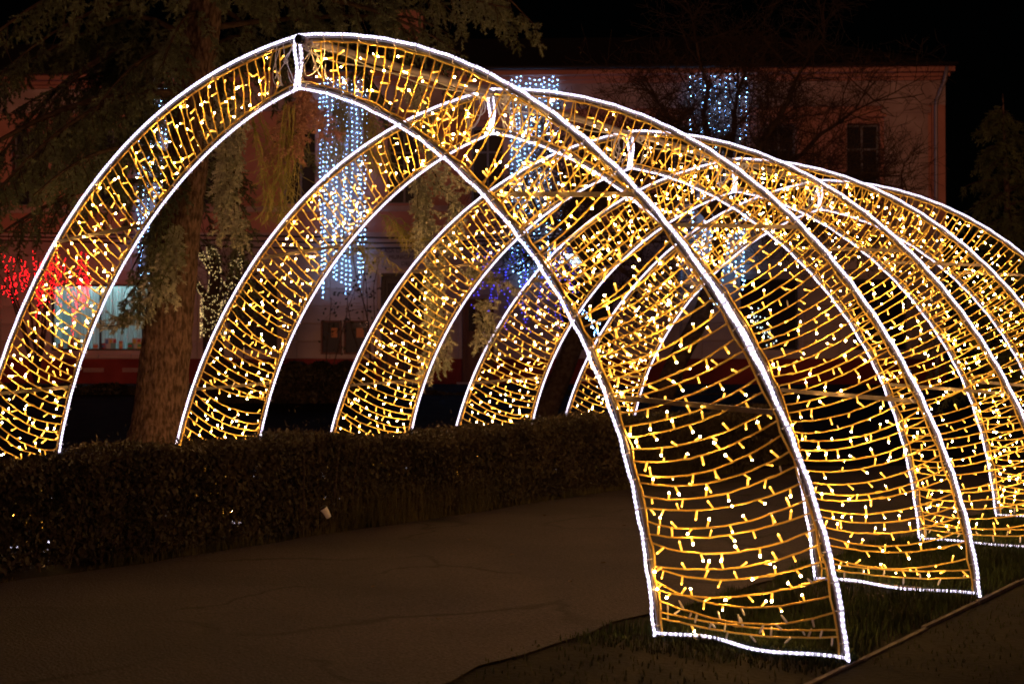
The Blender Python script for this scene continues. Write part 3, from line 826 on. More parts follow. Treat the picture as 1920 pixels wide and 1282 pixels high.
# ------------------------------------------------------------------ festive lights on and near the building
def light_curtain(u0, u1, v0, v1, label, nstr, seed, led='led_cyan', gap=.135, off=.26):
    rn = random.Random(seed)
    x0, x1 = fp(u0, v0)[0], fp(u1, v0)[0]
    zt = fp((u0 + u1) / 2, v0)[1]; zb = fp((u0 + u1) / 2, v1)[1]
    c = empty('light_curtain'); on_facade(c, (x0 + x1) / 2, -off, 0)
    tag(c, label, 'light curtain', 'ice white light curtains on the facade')
    w = x1 - x0
    mb = MB(); mb.tube([(-w / 2, 0, zt), (w / 2, 0, zt)], .01, 4); mb.build('header_cable', M['cable'], c)
    for k in range(nstr):
        x = -w / 2 + w * (k + .5) / nstr
        ln = (zt - zb) * rn.uniform(.88, 1.0)
        mb = MB()
        zz = np.arange(0, ln, gap)
        off_x = x + np.cumsum([rn.gauss(0, .010) for _ in zz])
        P = np.stack([off_x, np.array([rn.gauss(0, .02) for _ in zz]), zt - zz], 1)
        mb.tube(P, .004, 3, cap=False)
        ph = rn.uniform(0, gap)
        for p in P:
            mb.octa(p + np.array([rn.gauss(0, .012), -.01, -ph]), .0115, 1)
        mb.build('light_strand', [M['cable'], M[led]], c)
light_curtain(262, 318, 143, 560, 'ice white light curtain at far left, mostly behind the spruce', 7, 1)
light_curtain(597, 694, 138, 556, 'ice white light curtain just right of the spruce, behind the second arch', 11, 2)
light_curtain(956, 1050, 133, 545, 'ice white light curtain in the middle of the facade above the arches', 11, 3)
light_curtain(1287, 1402, 133, 545, 'rightmost ice white light curtain, seen through bare branches', 12, 4)

def dots(mb, pts, r, mi):
    for p in pts: mb.octa(p, r, mi)

rn = random.Random(21)
# red lights on a bush by the lit window
c0 = at(70, 640, 38.7)
bush = empty('red_lit_bush', (c0[0], c0[1], float(hz(c0[0], c0[1]))))
tag(bush, 'dark bush hung with red fairy lights beside the lit window', 'bush')
base = np.array(bush.location)
mbw, mbl, mbf = MB(), MB(), MB()
for k in range(85):
    u = rn.uniform(-90, 168); vtop = 458 + 22 * abs(math.sin(u * .06)) + rn.uniform(0, 55)
    if u > 95: vtop += (u - 95) * .1
    p = at(u, vtop, 38.7 + rn.uniform(-.5, .5)) - base
    ln = rn.uniform(.45, 1.5) if u > 55 else rn.uniform(.3, .8)
    z = np.arange(0, ln, .055)
    P = np.stack([p[0] + np.cumsum([rn.gauss(0, .022) for _ in z]), p[1] + np.cumsum([rn.gauss(0, .022) for _ in z]), p[2] - z], 1)
    mbw.tube(P, .006, 3, cap=False)
    for q_ in P:
        if rn.random() < .7: mbl.octa(q_ + np.array([rn.gauss(0, .02), rn.gauss(0, .02), 0]), rn.uniform(.006, .010), 0, rn.uniform(.010, .020))
for k in range(9):
    top = at(rn.uniform(-60, 160), rn.uniform(470, 560), 38.7) - base
    t = np.linspace(0, 1, 8)
    P = np.stack([top[0] * t ** 1.3, top[1] * t ** 1.3, top[2] * t], 1) + np.array([[rn.gauss(0, .04) for _ in range(3)] for _ in t]); P[0] = (0, 0, -.05)
    mbf.tube(P, np.linspace(.05, .012, 8), 5)
mbf.build('stems', M['dark_bark'], bush, smooth=True)
tag(mbw.build('light_wires', M['cable'], bush), kind='stuff'); tag(mbl.build('red_lamps', M['led_red'], bush), kind='stuff')

# blue lights hanging by the wooden door
rn = random.Random(22)
c0 = at(965, 640, 37.0)
bl = empty('blue_icicle_lights', (c0[0], c0[1], 0)); base = np.array(bl.location)
tag(bl, 'deep blue icicle lights hanging over the wooden door', 'icicle lights')
pa, pb = at(878, 470, 37.0) - base, at(1130, 462, 37.0) - base
mb = MB(); mb.tube([pa, (pa + pb) / 2 - np.array([0, 0, .1]), pb], .012, 4); mb.build('header_cable', M['cable'], bl)
for k in range(44):
    t = (k + rn.uniform(.2, .8)) / 44
    p = pa + (pb - pa) * t; ln = rn.uniform(.5, 2.4)
    if rn.random() < .2: continue
    z = np.arange(0, ln, .085)
    P = np.stack([p[0] + np.cumsum([rn.gauss(0, .03) for _ in z]), p[1] + np.cumsum([rn.gauss(0, .03) for _ in z]), p[2] - .02 - z], 1)
    mb = MB(); mb.tube(P, .005, 3, cap=False)
    for q_ in P:
        if rn.random() < .8: mb.octa(q_ + np.array([rn.gauss(0, .03), rn.gauss(0, .03), 0]), .0105, 1)
    mb.build('light_strand', [M['cable'], M['led_blue']], bl)

# ------------------------------------------------------------------ trees
def recursive_twigs(mb, P0, d, L, r, depth, rn, spread=0.75, upbias=0.15, tips=None, minr=.0038, n=5):
    k = max(3, int(L / .18)); pts = [np.array(P0, float)]; dd = np.array(d, float)
    for i in range(k):
        dd = dd + np.array([rn.gauss(0, .16), rn.gauss(0, .16), rn.gauss(0, .13) + upbias * .15]); dd /= np.linalg.norm(dd)
        pts.append(pts[-1] + dd * L / k)
    mb.tube(pts, np.linspace(r, max(minr, r * .55), k + 1), n if depth > 1 else 3, cap=False)
    if depth == 0:
        if tips is not None: tips.append((pts[-1], dd))
        return
    for c in range(rn.choice((3, 4, 4, 5)) if depth < 3 else 3):
        i = rn.randrange(max(1, k // 3), k + 1)
        a = np.array([rn.gauss(0, 1), rn.gauss(0, 1), rn.gauss(.1, .8)]); a /= np.linalg.norm(a)
        nd = dd * (1 - spread * .6) + a * spread; nd /= np.linalg.norm(nd)
        recursive_twigs(mb, pts[i], nd, L * rn.uniform(.5, .8), max(minr, r * .52), depth - 1, rn, spread, upbias, tips, minr, n)

def bare_tree(Z, trunk_px, trunk_r, limbs_px, label, seed, depth=3, length=1.0):
    rn = random.Random(seed)
    P = np.array([at(u, v, Z) for u, v in trunk_px])
    g0 = float(hz(P[0][0], P[0][1]))
    base = np.array([P[0][0], P[0][1], g0 - .05])
    T = empty('bare_tree', base); tag(T, label, 'tree')
    P = np.vstack([base[None], P[1:] if P[0][2] < g0 + .3 else P]) - base
    t = np.linspace(0, len(P) - 1, len(P) * 5)
    Ps = np.stack([np.interp(t, range(len(P)), P[:, c]) for c in range(3)], 1)
    for _ in range(3): Ps[1:-1] = (Ps[:-2] + Ps[1:-1] * 2 + Ps[2:]) / 4
    mb = MB(); mb.tube(Ps, np.linspace(trunk_r * 1.25, trunk_r * .7, len(Ps)), 10); mb.build('trunk', M['dark_bark'], T, smooth=True)
    mb = MB(); top = Ps[-1]
    for (u, v, dz) in limbs_px:
        e = at(u, v, Z + dz) - base
        t = np.linspace(0, 1, 9)
        st = Ps[rn.randrange(len(Ps) - 5, len(Ps))]
        Q = st + (e - st) * t[:, None] + np.array([[rn.gauss(0, .07), rn.gauss(0, .07), rn.gauss(0, .05)] for _ in t]) * np.sin(t * math.pi)[:, None]
        Q[:, 2] += .25 * np.sin(t * math.pi)
        mb.tube(Q, np.linspace(trunk_r * .48, .012, 9), 6)
        for i in range(2, 9):
            for rep in range(3):
                a = np.array([rn.gauss(0, 1), rn.gauss(0, 1), rn.gauss(.1, .7)]); a /= np.linalg.norm(a)
                d0 = (Q[i] - Q[i - 1]); d0 /= np.linalg.norm(d0)
                nd = d0 * .55 + a * .8; nd /= np.linalg.norm(nd)
                recursive_twigs(mb, Q[i], nd, length * rn.uniform(.5, 1.0), .014, depth, rn)
    mb.build('crown', M['dark_bark'], T, smooth=True)
    return T

bare_tree(25.0, [(1222, 800), (1262, 690), (1318, 590), (1348, 470), (1352, 400)], .17,
          [(1298, 40, 0), (1400, 110, .6), (1545, 70, -.6), (1640, 190, .5), (1690, 330, -.5), (1215, 170, .4), (1165, 290, -.4), (1460, 220, 1.0), (1570, 330, -.9), (1620, 450, .6), (1260, 240, -.8), (1480, 420, .5)],
          'bare leaning tree with a twiggy crown in front of the right half of the building', 31, 3, 1.15)
bare_tree(27.0, [(1018, 820), (1046, 720), (1078, 640), (1108, 520), (1112, 470)], .20,
          [(960, 360, .5), (1030, 290, 0), (1150, 330, -.5), (1215, 420, .5), (975, 500, -.6), (1200, 540, .6), (1130, 250, 1)],
          'bare tree with a thick leaning trunk behind the fourth and fifth arches', 32, 3, .95)

# --- needles
def sprigs(name, C, A, L, material, parent, seed, nn=34, nl=.032, nw=.0062):
    """C (n,3) bases, A (n,3) unit axes, L (n,) lengths -> one needle mesh"""
    r = np.random.default_rng(seed)
    n = len(C)
    C = np.asarray(C, float); A = np.asarray(A, float); L = np.asarray(L, float)
    t = (np.arange(nn) + .5) / nn
    pos = C[:, None] + A[:, None] * (L[:, None] * t[None])[..., None]
    rv = r.normal(size=(n, nn, 3)); rv -= A[:, None] * (rv * A[:, None]).sum(-1, keepdims=True)
    rv /= np.linalg.norm(rv, axis=-1, keepdims=True) + 1e-9
    d = rv * .85 + A[:, None] * (.35 + .5 * t)[None, :, None]
    d /= np.linalg.norm(d, axis=-1, keepdims=True)
    ln = nl * r.uniform(.75, 1.2, (n, nn, 1))
    w = np.cross(d, r.normal(size=(n, nn, 3))); w /= np.linalg.norm(w, axis=-1, keepdims=True) + 1e-9
    w *= nw
    V = np.stack([pos - w, pos + w, pos + d * ln], 2).reshape(-1, 3)
    F_ = np.arange(len(V)).reshape(-1, 3)
    return np_mesh(name, V, F_, material, parent=parent)

class Foliage:
    def __init__(s): s.C, s.A, s.L = [], [], []
    def twig(s, P, rn, step=.05, ln=(.07, .12)):
        """sprigs round a twig polyline"""
        P = np.asarray(P, float)
        seg = np.linalg.norm(np.diff(P, axis=0), axis=1); arc = np.concatenate([[0], np.cumsum(seg)])
        x = step * .5
        while x < arc[-1]:
            p = np.array([np.interp(x, arc, P[:, c]) for c in range(3)])
            j = min(len(P) - 2, int(np.searchsorted(arc, x)) - 1 if x > 0 else 0)
            T = (P[j + 1] - P[j]) / (seg[j] + 1e-9)
            for _ in range(2):
                a = np.array([rn.gauss(0, 1) for _ in range(3)]); a -= T * np.dot(a, T); a /= np.linalg.norm(a) + 1e-9
                d = T * .7 + a * .75; d /= np.linalg.norm(d)
                s.C.append(p); s.A.append(d); s.L.append(rn.uniform(*ln))
            x += step * rn.uniform(.8, 1.25)
        T = (P[-1] - P[-2]); T /= np.linalg.norm(T)
        s.C.append(P[-1]); s.A.append(T); s.L.append(ln[1])

def limb_curve(p0, az, L, rise, droop, k=12):
    t = np.linspace(0, 1, k)
    return np.stack([p0[0] + math.cos(az) * L * t, p0[1] + math.sin(az) * L * t, p0[2] + L * (rise * t - droop * t * t)], 1)

def spruce(name, label, base, trunk_pts, trunk_r, limbs, fol, rn, twig_gap=.17, twig_len=(.25, .6), crownmat='needle', nn=30, seed=1, hang=.8):
    """limbs: list of polylines in tree space"""
    T = empty(name, base); tag(T, label, 'tree')
    mb = MB(); P = np.asarray(trunk_pts); R = np.asarray(trunk_r)
    k = 60; tt = np.linspace(0, len(P) - 1, k)
    Ps = np.stack([np.interp(tt, range(len(P)), P[:, c]) for c in range(3)], 1); Rs = np.interp(tt, range(len(P)), R)
    for _ in range(4): Ps[1:-1] = (Ps[:-2] + 2 * Ps[1:-1] + Ps[2:]) / 4
    mb.tube(Ps, Rs, 40)
    V = np.array(mb.v); c = np.repeat(Ps, 40, axis=0)
    ang = np.tile(np.arange(40), k); hgt = np.repeat(np.arange(k), 40)
    rr = np.random.default_rng(seed)
    rough = .06 * np.sin(ang * .9 + hgt * .35) * np.sin(hgt * .8 + ang * .5) + rr.normal(0, .035, len(V))
    V = c + (V - c) * (1 + rough[:, None]); mb.v = [tuple(x) for x in V]
    tr_ = mb.build('trunk', M['bark'], T, smooth=True)
    mb = MB()
    for Q in limbs:
        Q = np.asarray(Q, float); L = np.linalg.norm(np.diff(Q, axis=0), axis=1).sum()
        mb.tube(Q, np.linspace(.014 + .009 * L, .006, len(Q)), 6, cap=False)
        arc = np.concatenate([[0], np.cumsum(np.linalg.norm(np.diff(Q, axis=0), axis=1))])
        x = L * .16
        while x < L:
            p = np.array([np.interp(x, arc, Q[:, c_]) for c_ in range(3)])
            j = min(len(Q) - 2, max(0, int(np.searchsorted(arc, x)) - 1)); tg = Q[j + 1] - Q[j]; tg /= np.linalg.norm(tg)
            sd = np.cross(tg, [0, 0, 1.]); sd /= np.linalg.norm(sd) + 1e-9
            for s_ in (1, -1):
                if rn.random() < .16: continue
                ln = rn.uniform(*twig_len) * (1.1 - .6 * x / L)
                d = tg * rn.uniform(.2, .6) + sd * s_ * rn.uniform(.3, .9) + np.array([0, 0, -hang * rn.uniform(.4, 1.3)]); d /= np.linalg.norm(d)
                t = np.linspace(0, 1, 6)
                W = p + d * ln * t[:, None]; W[:, 2] -= ln * .35 * t ** 2
                W += np.array([[rn.gauss(0, .008) for _ in range(3)] for _ in t]) * t[:, None]
                mb.tube(W, np.linspace(.006, .003, 6), 3, cap=False)
                if rn.random() < .8: fol.twig(W, rn)
            x += twig_gap * rn.uniform(.7, 1.4)
    mb.build('branches', M['dark_bark'], T, smooth=True)
    sprigs('crown', fol.C, fol.A, fol.L, M[crownmat], T, seed, nn)
    return T

# the big spruce at the left
rn = random.Random(77)
SZ = 15.2
tp = [(292, 905), (296, 845), (303, 750), (314, 620), (330, 470), (350, 330), (362, 200), (376, 90), (388, -20), (398, -140), (408, -330), (414, -700)]
tw = [78, 62, 47, 43, 41, 37, 35, 33, 31, 28, 23, 8]
W3 = np.array([at(u, v, SZ) for u, v in tp])
base = np.array([W3[0][0], W3[0][1], 0.0]); W3[0][2] = -.05
limbs = []
def trunk_at(z):
    zz = W3[:, 2]
    return np.array([np.interp(z, zz, W3[:, c]) for c in range(3)]) - base
for k in range(42):
    z = 3.3 + 6.4 * (k / 42) ** 1.15 + rn.uniform(-.1, .1)
    az = rn.uniform(0, 2 * math.pi)
    L = rn.uniform(2.2, 3.9) * (1.0 - .035 * max(0, z - 6))
    if z < 5.0 and math.cos(az) * RT[0] + math.sin(az) * RT[1] > -.2: continue
    limbs.append(limb_curve(trunk_at(z), az, L, rn.uniform(.0, .25), rn.uniform(.35, .75)))
for k in range(6):
    az = math.atan2(-FW[1], -FW[0]) + (k - 2.5) * .28
    limbs.append(limb_curve(trunk_at(4.5 + k * .42), az, rn.uniform(1.1, 1.9), rn.uniform(.0, .2), rn.uniform(.4, .8)))
# limbs reaching right across the picture and left towards its edge
def px_limb(z, pts, dz0=0.0, dz1=0.0):
    P = [trunk_at(z)] + [at(u, v, SZ + dz0 + (dz1 - dz0) * i / max(1, len(pts) - 1)) - base for i, (u, v) in enumerate(pts)]
    P = np.array(P); t = np.linspace(0, len(P) - 1, 16)
    Q = np.stack([np.interp(t, range(len(P)), P[:, c]) for c in range(3)], 1)
    for _ in range(2): Q[1:-1] = (Q[:-2] + 2 * Q[1:-1] + Q[2:]) / 4
    return Q
limbs += [px_limb(5.9, [(560, -60), (760, -30), (900, 5), (955, 15)], -.6, -1.2),
          px_limb(5.6, [(520, -20), (680, 10), (800, 60), (868, 105)], -.5, -1.0),
          px_limb(5.2, [(480, 40), (640, 30), (780, 30), (850, 70)], .3, .2),
          px_limb(4.9, [(440, 60), (500, 90), (550, 130), (575, 150)], .5, 1.0),
          px_limb(5.0, [(270, 20), (160, 60), (60, 110), (-20, 180)], -.4, -.8),
          px_limb(4.6, [(280, 70), (190, 110), (110, 170), (60, 260)], .2, .4),
          px_limb(4.3, [(290, 120), (210, 160), (140, 240), (110, 330)], .5, 1.0),
          px_limb(4.0, [(300, 200), (230, 260), (150, 340), (40, 420)], -.2, .6),
          px_limb(4.8, [(240, 80), (120, 150), (30, 250), (-40, 360)], .4, .9),
          px_limb(3.2, [(300, 400), (265, 470), (240, 520)], -.2, -.4),
          px_limb(3.0, [(300, 440), (275, 510), (225, 575)], -.3, -.5),
          px_limb(3.6, [(320, 330), (300, 400), (290, 470)], -.35, -.5)]
fol = Foliage()
# long hanging sprays, given by where they hang
def spray(px, dz, rnd_, thick=3, w=.10):
    dz = dz - 1.1 if dz > 0 else dz
    P = np.array([at(u, v, SZ + dz) - base for u, v in px])
    t = np.linspace(0, len(P) - 1, 14)
    Q = np.stack([np.interp(t, range(len(P)), P[:, c]) for c in range(3)], 1)
    out = []
    for k in range(thick):
        o = np.array([rnd_.gauss(0, w), rnd_.gauss(0, w), rnd_.gauss(0, .05)])
        out.append(Q + o * np.linspace(.3, 1, 14)[:, None] + np.array([[rnd_.gauss(0, .012) for _ in range(3)] for _ in t]))
    return out
hang_tw = []; fol3 = Foliage()
for px, dz, th in (([(455, 205), (445, 290), (432, 350), (447, 420), (455, 440)], .2, 5), ([(425, 250), (420, 330), (428, 372)], .1, 3),
                   ([(770, 150), (800, 260), (822, 340), (850, 355)], .9, 4), ([(790, 330), (800, 420), (806, 470)], 1.0, 6), ([(815, 480), (808, 560), (815, 640), (800, 700)], 1.2, 5),
                   ([(880, 520), (905, 515), (935, 527)], 1.4, 3), ([(905, 560), (895, 590), (882, 640)], 1.4, 3), ([(840, 380), (850, 420), (835, 450)], 1.0, 3),
                   ([(310, 470), (290, 520), (262, 590), (215, 590)], -.4, 4), ([(330, 420), (318, 480), (300, 560)], -.45, 4), ([(420, 300), (400, 250), (430, 210)], .3, 3)):
    for Q in spray(px, dz, rn, th):
        hang_tw.append(Q); fol3.twig(Q, rn, .05, (.09, .14))
SPR = spruce('spruce_tree', 'tall spruce with a thick scaly trunk and drooping branches at left', base, W3 - base, np.array(tw) / F_PX * SZ, limbs, fol, rn, seed=4, nn=30)
sprigs('hanging_sprays', fol3.C, fol3.A, fol3.L, M['needle_lit'], SPR, 19, 26, .040, .0085)
mb = MB()
for Q in hang_tw: mb.tube(Q, .005, 3, cap=False)
tag(mb.build('hanging_twigs', M['dark_bark'], SPR), kind='stuff')
f2 = Foliage()
for px, dz, th in (([(572, 165), (565, 205), (558, 250), (545, 290), (520, 300)], .6, 6), ([(585, 190), (596, 225), (612, 250)], .55, 4), ([(548, 190), (538, 235), (530, 280)], .6, 4)):
    for Q in spray(px, dz, rn, max(2, th - 2), .07): f2.twig(Q, rn, .045)
tag(sprigs('red_lit_spray', f2.C, f2.A, f2.L, M['needle_red_lit'], SPR, 9, 26, .040, .0085), 'spray of reddish brown needles, red light painted into their colour')
# stringy twigs, the yellow light on them painted into their colour
mb = MB()
for px, dz, th in (([(540, 200), (535, 300), (520, 380), (512, 420)], .5, 16), ([(470, 200), (490, 300), (505, 380)], .5, 10), ([(640, 180), (640, 240), (625, 310)], .9, 20), ([(690, 200), (700, 260), (715, 320)], .9, 16), ([(720, 400), (760, 430), (790, 460)], 1.0, 7), ([(660, 440), (690, 470), (712, 500)], 1.0, 5)):
    for Q in spray(px, dz, rn, th, .13):
        mb.tube(Q, .0045, 3, cap=False)
        for j in range(2, 13):
            for _ in range(2):
                d = np.array([rn.gauss(0, .07), rn.gauss(0, .07), -rn.uniform(.02, .13)])
                mb.tube([Q[j], Q[j] + d * .6, Q[j] + d], .003, 3, cap=False)
tag(mb.build('lit_twigs', M['twig_lit'], SPR), 'stringy twigs coloured as if lit yellow', kind='stuff')

# dark spruce at the right edge
rn = random.Random(90)
RZ = 27.0
b3 = at(1905, 700, RZ); base = np.array([b3[0], b3[1], float(hz(b3[0], b3[1]))])
top = at(1880, 176, RZ) - base
limbs = []
for k in range(95):
    t = (k / 95) ** .9; z = .5 + (top[2] - .7) * t
    L = 1.75 * (1 - t) ** .75 + .22
    limbs.append(limb_curve((top[0] * t, top[1] * t, z), rn.uniform(0, 2 * math.pi), L * rn.uniform(.75, 1.15), rn.uniform(.15, .45), rn.uniform(.25, .5), 8))
fol = Foliage()
spruce('spruce_tree', 'dense dark green conifer at the right edge of the picture', base, [(0, 0, -.05), top * .5, top], [.13, .08, .012], limbs, fol, rn, twig_gap=.13, twig_len=(.2, .42), seed=6, nn=16, hang=.45, crownmat='needle_dark')

# wrapped tree with soft yellow lights
rn = random.Random(55)
WZ = 34.0
c0 = at(400, 700, WZ); base = np.array([c0[0], c0[1], float(hz(c0[0], c0[1]))])
wt = empty('wrapped_tree', base - np.array([0, 0, .05])); tag(wt, 'small tree wound with soft yellow fairy lights just right of the spruce trunk', 'tree')
arms = [([(402, 720), (400, 650), (398, 600), (396, 560)], 26, 20), ([(398, 570), (404, 520), (402, 480), (394, 460)], 13, 9), ([(394, 565), (382, 545), (370, 530), (362, 520)], 9, 5), ([(402, 510), (390, 490), (380, 480), (373, 460)], 8, 5), ([(410, 560), (430, 520), (440, 480)], 7, 4), ([(405, 600), (428, 560), (450, 500), (452, 470)], 7, 4)]
mb, ml = MB(), MB()
for px, ra, rb_ in arms:
    P = np.array([at(u, v, WZ) - base for u, v in px]); P[0][2] = max(P[0][2], 0)
    t = np.linspace(0, len(P) - 1, 12); Q = np.stack([np.interp(t, range(len(P)), P[:, c]) for c in range(3)], 1)
    R = np.linspace(ra, rb_, 12) / F_PX * WZ
    mb.tube(Q, R * .8, 8)
    L = np.linalg.norm(Q[-1] - Q[0]); nn = int(L * ra * 8)
    for _ in range(nn):
        tt = rn.random(); a = rn.uniform(0, 2 * math.pi)
        c = np.array([np.interp(tt * 11, range(12), Q[:, k]) for k in range(3)]); r_ = np.interp(tt * 11, range(12), R)
        if c[2] + base[2] < at(400, 628, WZ)[2]: continue
        ml.octa(c + np.array([math.cos(a) * r_, math.sin(a) * r_, rn.gauss(0, .02)]), .0115)
mb.build('trunk', M['dark_bark'], wt, smooth=True); tag(ml.build('fairy_lights', M['led_soft'], wt), kind='stuff')
mb = MB()
for k in range(14):
    p = at(rn.uniform(375, 460), rn.uniform(440, 560), WZ + rn.uniform(-.4, .4)) - base
    recursive_twigs(mb, p * np.array([.9, .9, .8]), np.array([rn.gauss(0, .5), rn.gauss(0, .5), 1.0]), .8, .014, 2, rn)
mb.build('crown', M['dark_bark'], wt)

# leafy climbers in front of the lit pilaster
def sapling(px_stems, Z, label, seed, nleaf, lr=.05):
    rn = random.Random(seed)
    u0 = px_stems[0][0][0]; c0 = at(u0, 720, Z); base = np.array([c0[0], c0[1], float(hz(c0[0], c0[1]))])
    o = empty('sapling', base); tag(o, label, 'sapling')
    mb, mf = MB(), MB()
    for px in px_stems:
        P = np.array([[0, 0, -.05]] + [list(at(u, v, Z) - base) for u, v in px[1:]])
        t = np.linspace(0, len(P) - 1, 14); Q = np.stack([np.interp(t, range(len(P)), P[:, c]) for c in range(3)], 1)
        mb.tube(Q, np.linspace(.022, .006, 14), 4)
        for _ in range(nleaf):
            j = rn.randrange(5, 14); p = Q[j] + np.array([rn.gauss(0, .14), rn.gauss(0, .14), rn.gauss(0, .10)])
            a = np.array([rn.gauss(0, 1) for _ in range(3)]); a /= np.linalg.norm(a); b_ = np.cross(a, [rn.gauss(0, 1), rn.gauss(0, 1), .3]); b_ /= np.linalg.norm(b_)
            mf._add([p - a * lr, p + b_ * lr * .55, p + a * lr, p - b_ * lr * .55], [(0, 1, 2, 3)])
            if rn.random() < .4: mb.tube([Q[j], p], .004, 3, cap=False)
    mb.build('stems', M['dark_bark'], o); mf.build('leaves', M['leaf_dark'], o)
sapling([[(700, 740), (690, 640), (688, 540), (668, 420)], [(702, 740), (690, 600), (664, 500), (660, 450)], [(700, 740), (704, 640), (700, 540), (712, 480)], [(698, 740), (660, 620), (650, 560), (668, 530)]], 33.0, 'thin leafy sapling in front of the light curtain and the doorway', 61, 26)
sapling([[(610, 750), (612, 660), (618, 600), (622, 560)], [(612, 750), (632, 660), (652, 580), (665, 545)]], 32.0, 'small dark leafy sapling in front of the poster cases', 62, 30)
sapling([[(450, 740), (440, 640), (432, 560), (420, 470)], [(448, 740), (460, 640), (470, 560), (462, 450)], [(452, 740), (430, 620), (410, 520), (425, 430)]], 35.0, 'dark leafy sapling beside the light wrapped tree', 63, 40, .06)

# white tinsel lights in the twigs at right
rn = random.Random(66)
for (u0, u1, v0, v1, n_, lb) in ((1408, 1452, 588, 648, 46, 'patch of tiny white lights in front of the dark ground floor window'), (1315, 1350, 520, 560, 26, 'patch of tiny blue white lights on the leaning bare tree'), (1098, 1116, 580, 625, 26, 'small cluster of white lights low between the far arches')):
    Z = 24.2; c0 = at((u0 + u1) / 2, v1, Z)
    o = empty('fairy_light_cluster', c0); tag(o, lb, 'fairy lights')
    mb, mw = MB(), MB(); P = []
    for k in range(n_):
        f = k / n_; p = at(u0 + (u1 - u0) * f + rn.gauss(0, 6), v0 + (v1 - v0) * f + rn.gauss(0, 7), Z + rn.uniform(-.1, .1)) - c0
        P.append(p); mb.octa(p, rn.uniform(.006, .011), 0, .014)
    mw.tube(P, .003, 3, cap=False)
    tag(mb.build('lamps', M['led_lamp'] if 'white lights in front' in lb else M['led_cyan'], o), kind='stuff'); mw.build('light_wire', M['cable'], o)

# ------------------------------------------------------------------ hedges
def leaf_mass(name, C, r, size, material, parent, aspect=.5):
    n = len(C)
    a = r.normal(size=(n, 3)); a[:, 2] = np.abs(a[:, 2]) + .3; a /= np.linalg.norm(a, axis=1)[:, None]
    b_ = np.cross(a, r.normal(size=(n, 3))); b_ /= np.linalg.norm(b_, axis=1)[:, None]
    s = size * r.uniform(.6, 1.3, (n, 1))
    V = np.stack([C - a * s, C + b_ * s * aspect, C + a * s, C - b_ * s * aspect], 1).reshape(-1, 3)
    return np_mesh(name, V, np.arange(4 * n).reshape(-1, 4), material, parent=parent)

r = np.random.default_rng(12)
H = empty('hedge', (-2.25, 3.0, 0)); tag(H, 'clipped low brown hedge along the left edge of the path', 'hedge')
hx0, hx1, hy0, hy1 = -2.62, -1.86, -7.5, 13.0
def hedge_top(y): return 0.82 + .035 * np.sin(y * 1.1) + .03 * np.sin(y * 2.7 + 1) + .02 * np.sin(y * 6.1)
n = 150000
Y = r.uniform(hy0, hy1, n)
side = r.random(n)
X = np.where(side < .42, hx1 - np.abs(r.normal(0, .07, n)), np.where(side < .56, hx0 + np.abs(r.normal(0, .08, n)), r.uniform(hx0, hx1, n)))
X = X + .05 * np.sin(Y * 1.9) + .03 * np.sin(Y * 5.3)
Zt = hedge_top(Y)
Zv = np.where(side < .42, r.uniform(.06, 1, n) * Zt, np.where(side < .56, r.uniform(.1, 1, n) * Zt, Zt - np.abs(r.normal(0, .10, n))))
round_ = .06 * ((X - (hx0 + hx1) / 2) / .4) ** 2
C = np.stack([X, Y, np.minimum(Zv, Zt - round_ * .5) + r.normal(0, .015, n)], 1) - np.array([-2.25, 3.0, 0])
leaf_mass('foliage', C, r, .026, M['hedge'], H)
n = 5000
Y = r.uniform(hy0, hy1, n)
C = np.stack([r.uniform(hx0, hx1, n), Y, hedge_top(Y) + r.exponential(.028, n) * (1 + np.sin(Y * 3.1) * .6) - .03], 1) - np.array([-2.25, 3.0, 0])
tag(leaf_mass('shoots', C, r, .026, M['hedge'], H, .22), kind='stuff')
n = 21000
Y = r.uniform(hy0, hy1, n)
C = np.stack([r.uniform(hx0 + .08, hx1 - .08, n), Y, r.uniform(.05, .94, n) * hedge_top(Y)], 1) - np.array([-2.25, 3.0, 0])
tag(leaf_mass('inner_foliage', C, r, .046, M['hedge'], H), kind='stuff')
mb = MB(); rn = random.Random(14)
for k in range(620):
    y = rn.uniform(hy0, hy1); x = rn.uniform(hx0 + .1, hx1 - .08); top = float(hedge_top(y)) * rn.uniform(.75, 1.04)
    t = np.linspace(0, 1, 5)
    mb.tube(np.stack([x + rn.gauss(0, .10) * t + 2.25, y - 3.0 + rn.gauss(0, .14) * t, top * t], 1), np.linspace(.009, .003, 5), 3, cap=False)
tag(mb.build('stems', M['stem_wood'], H), kind='stuff')

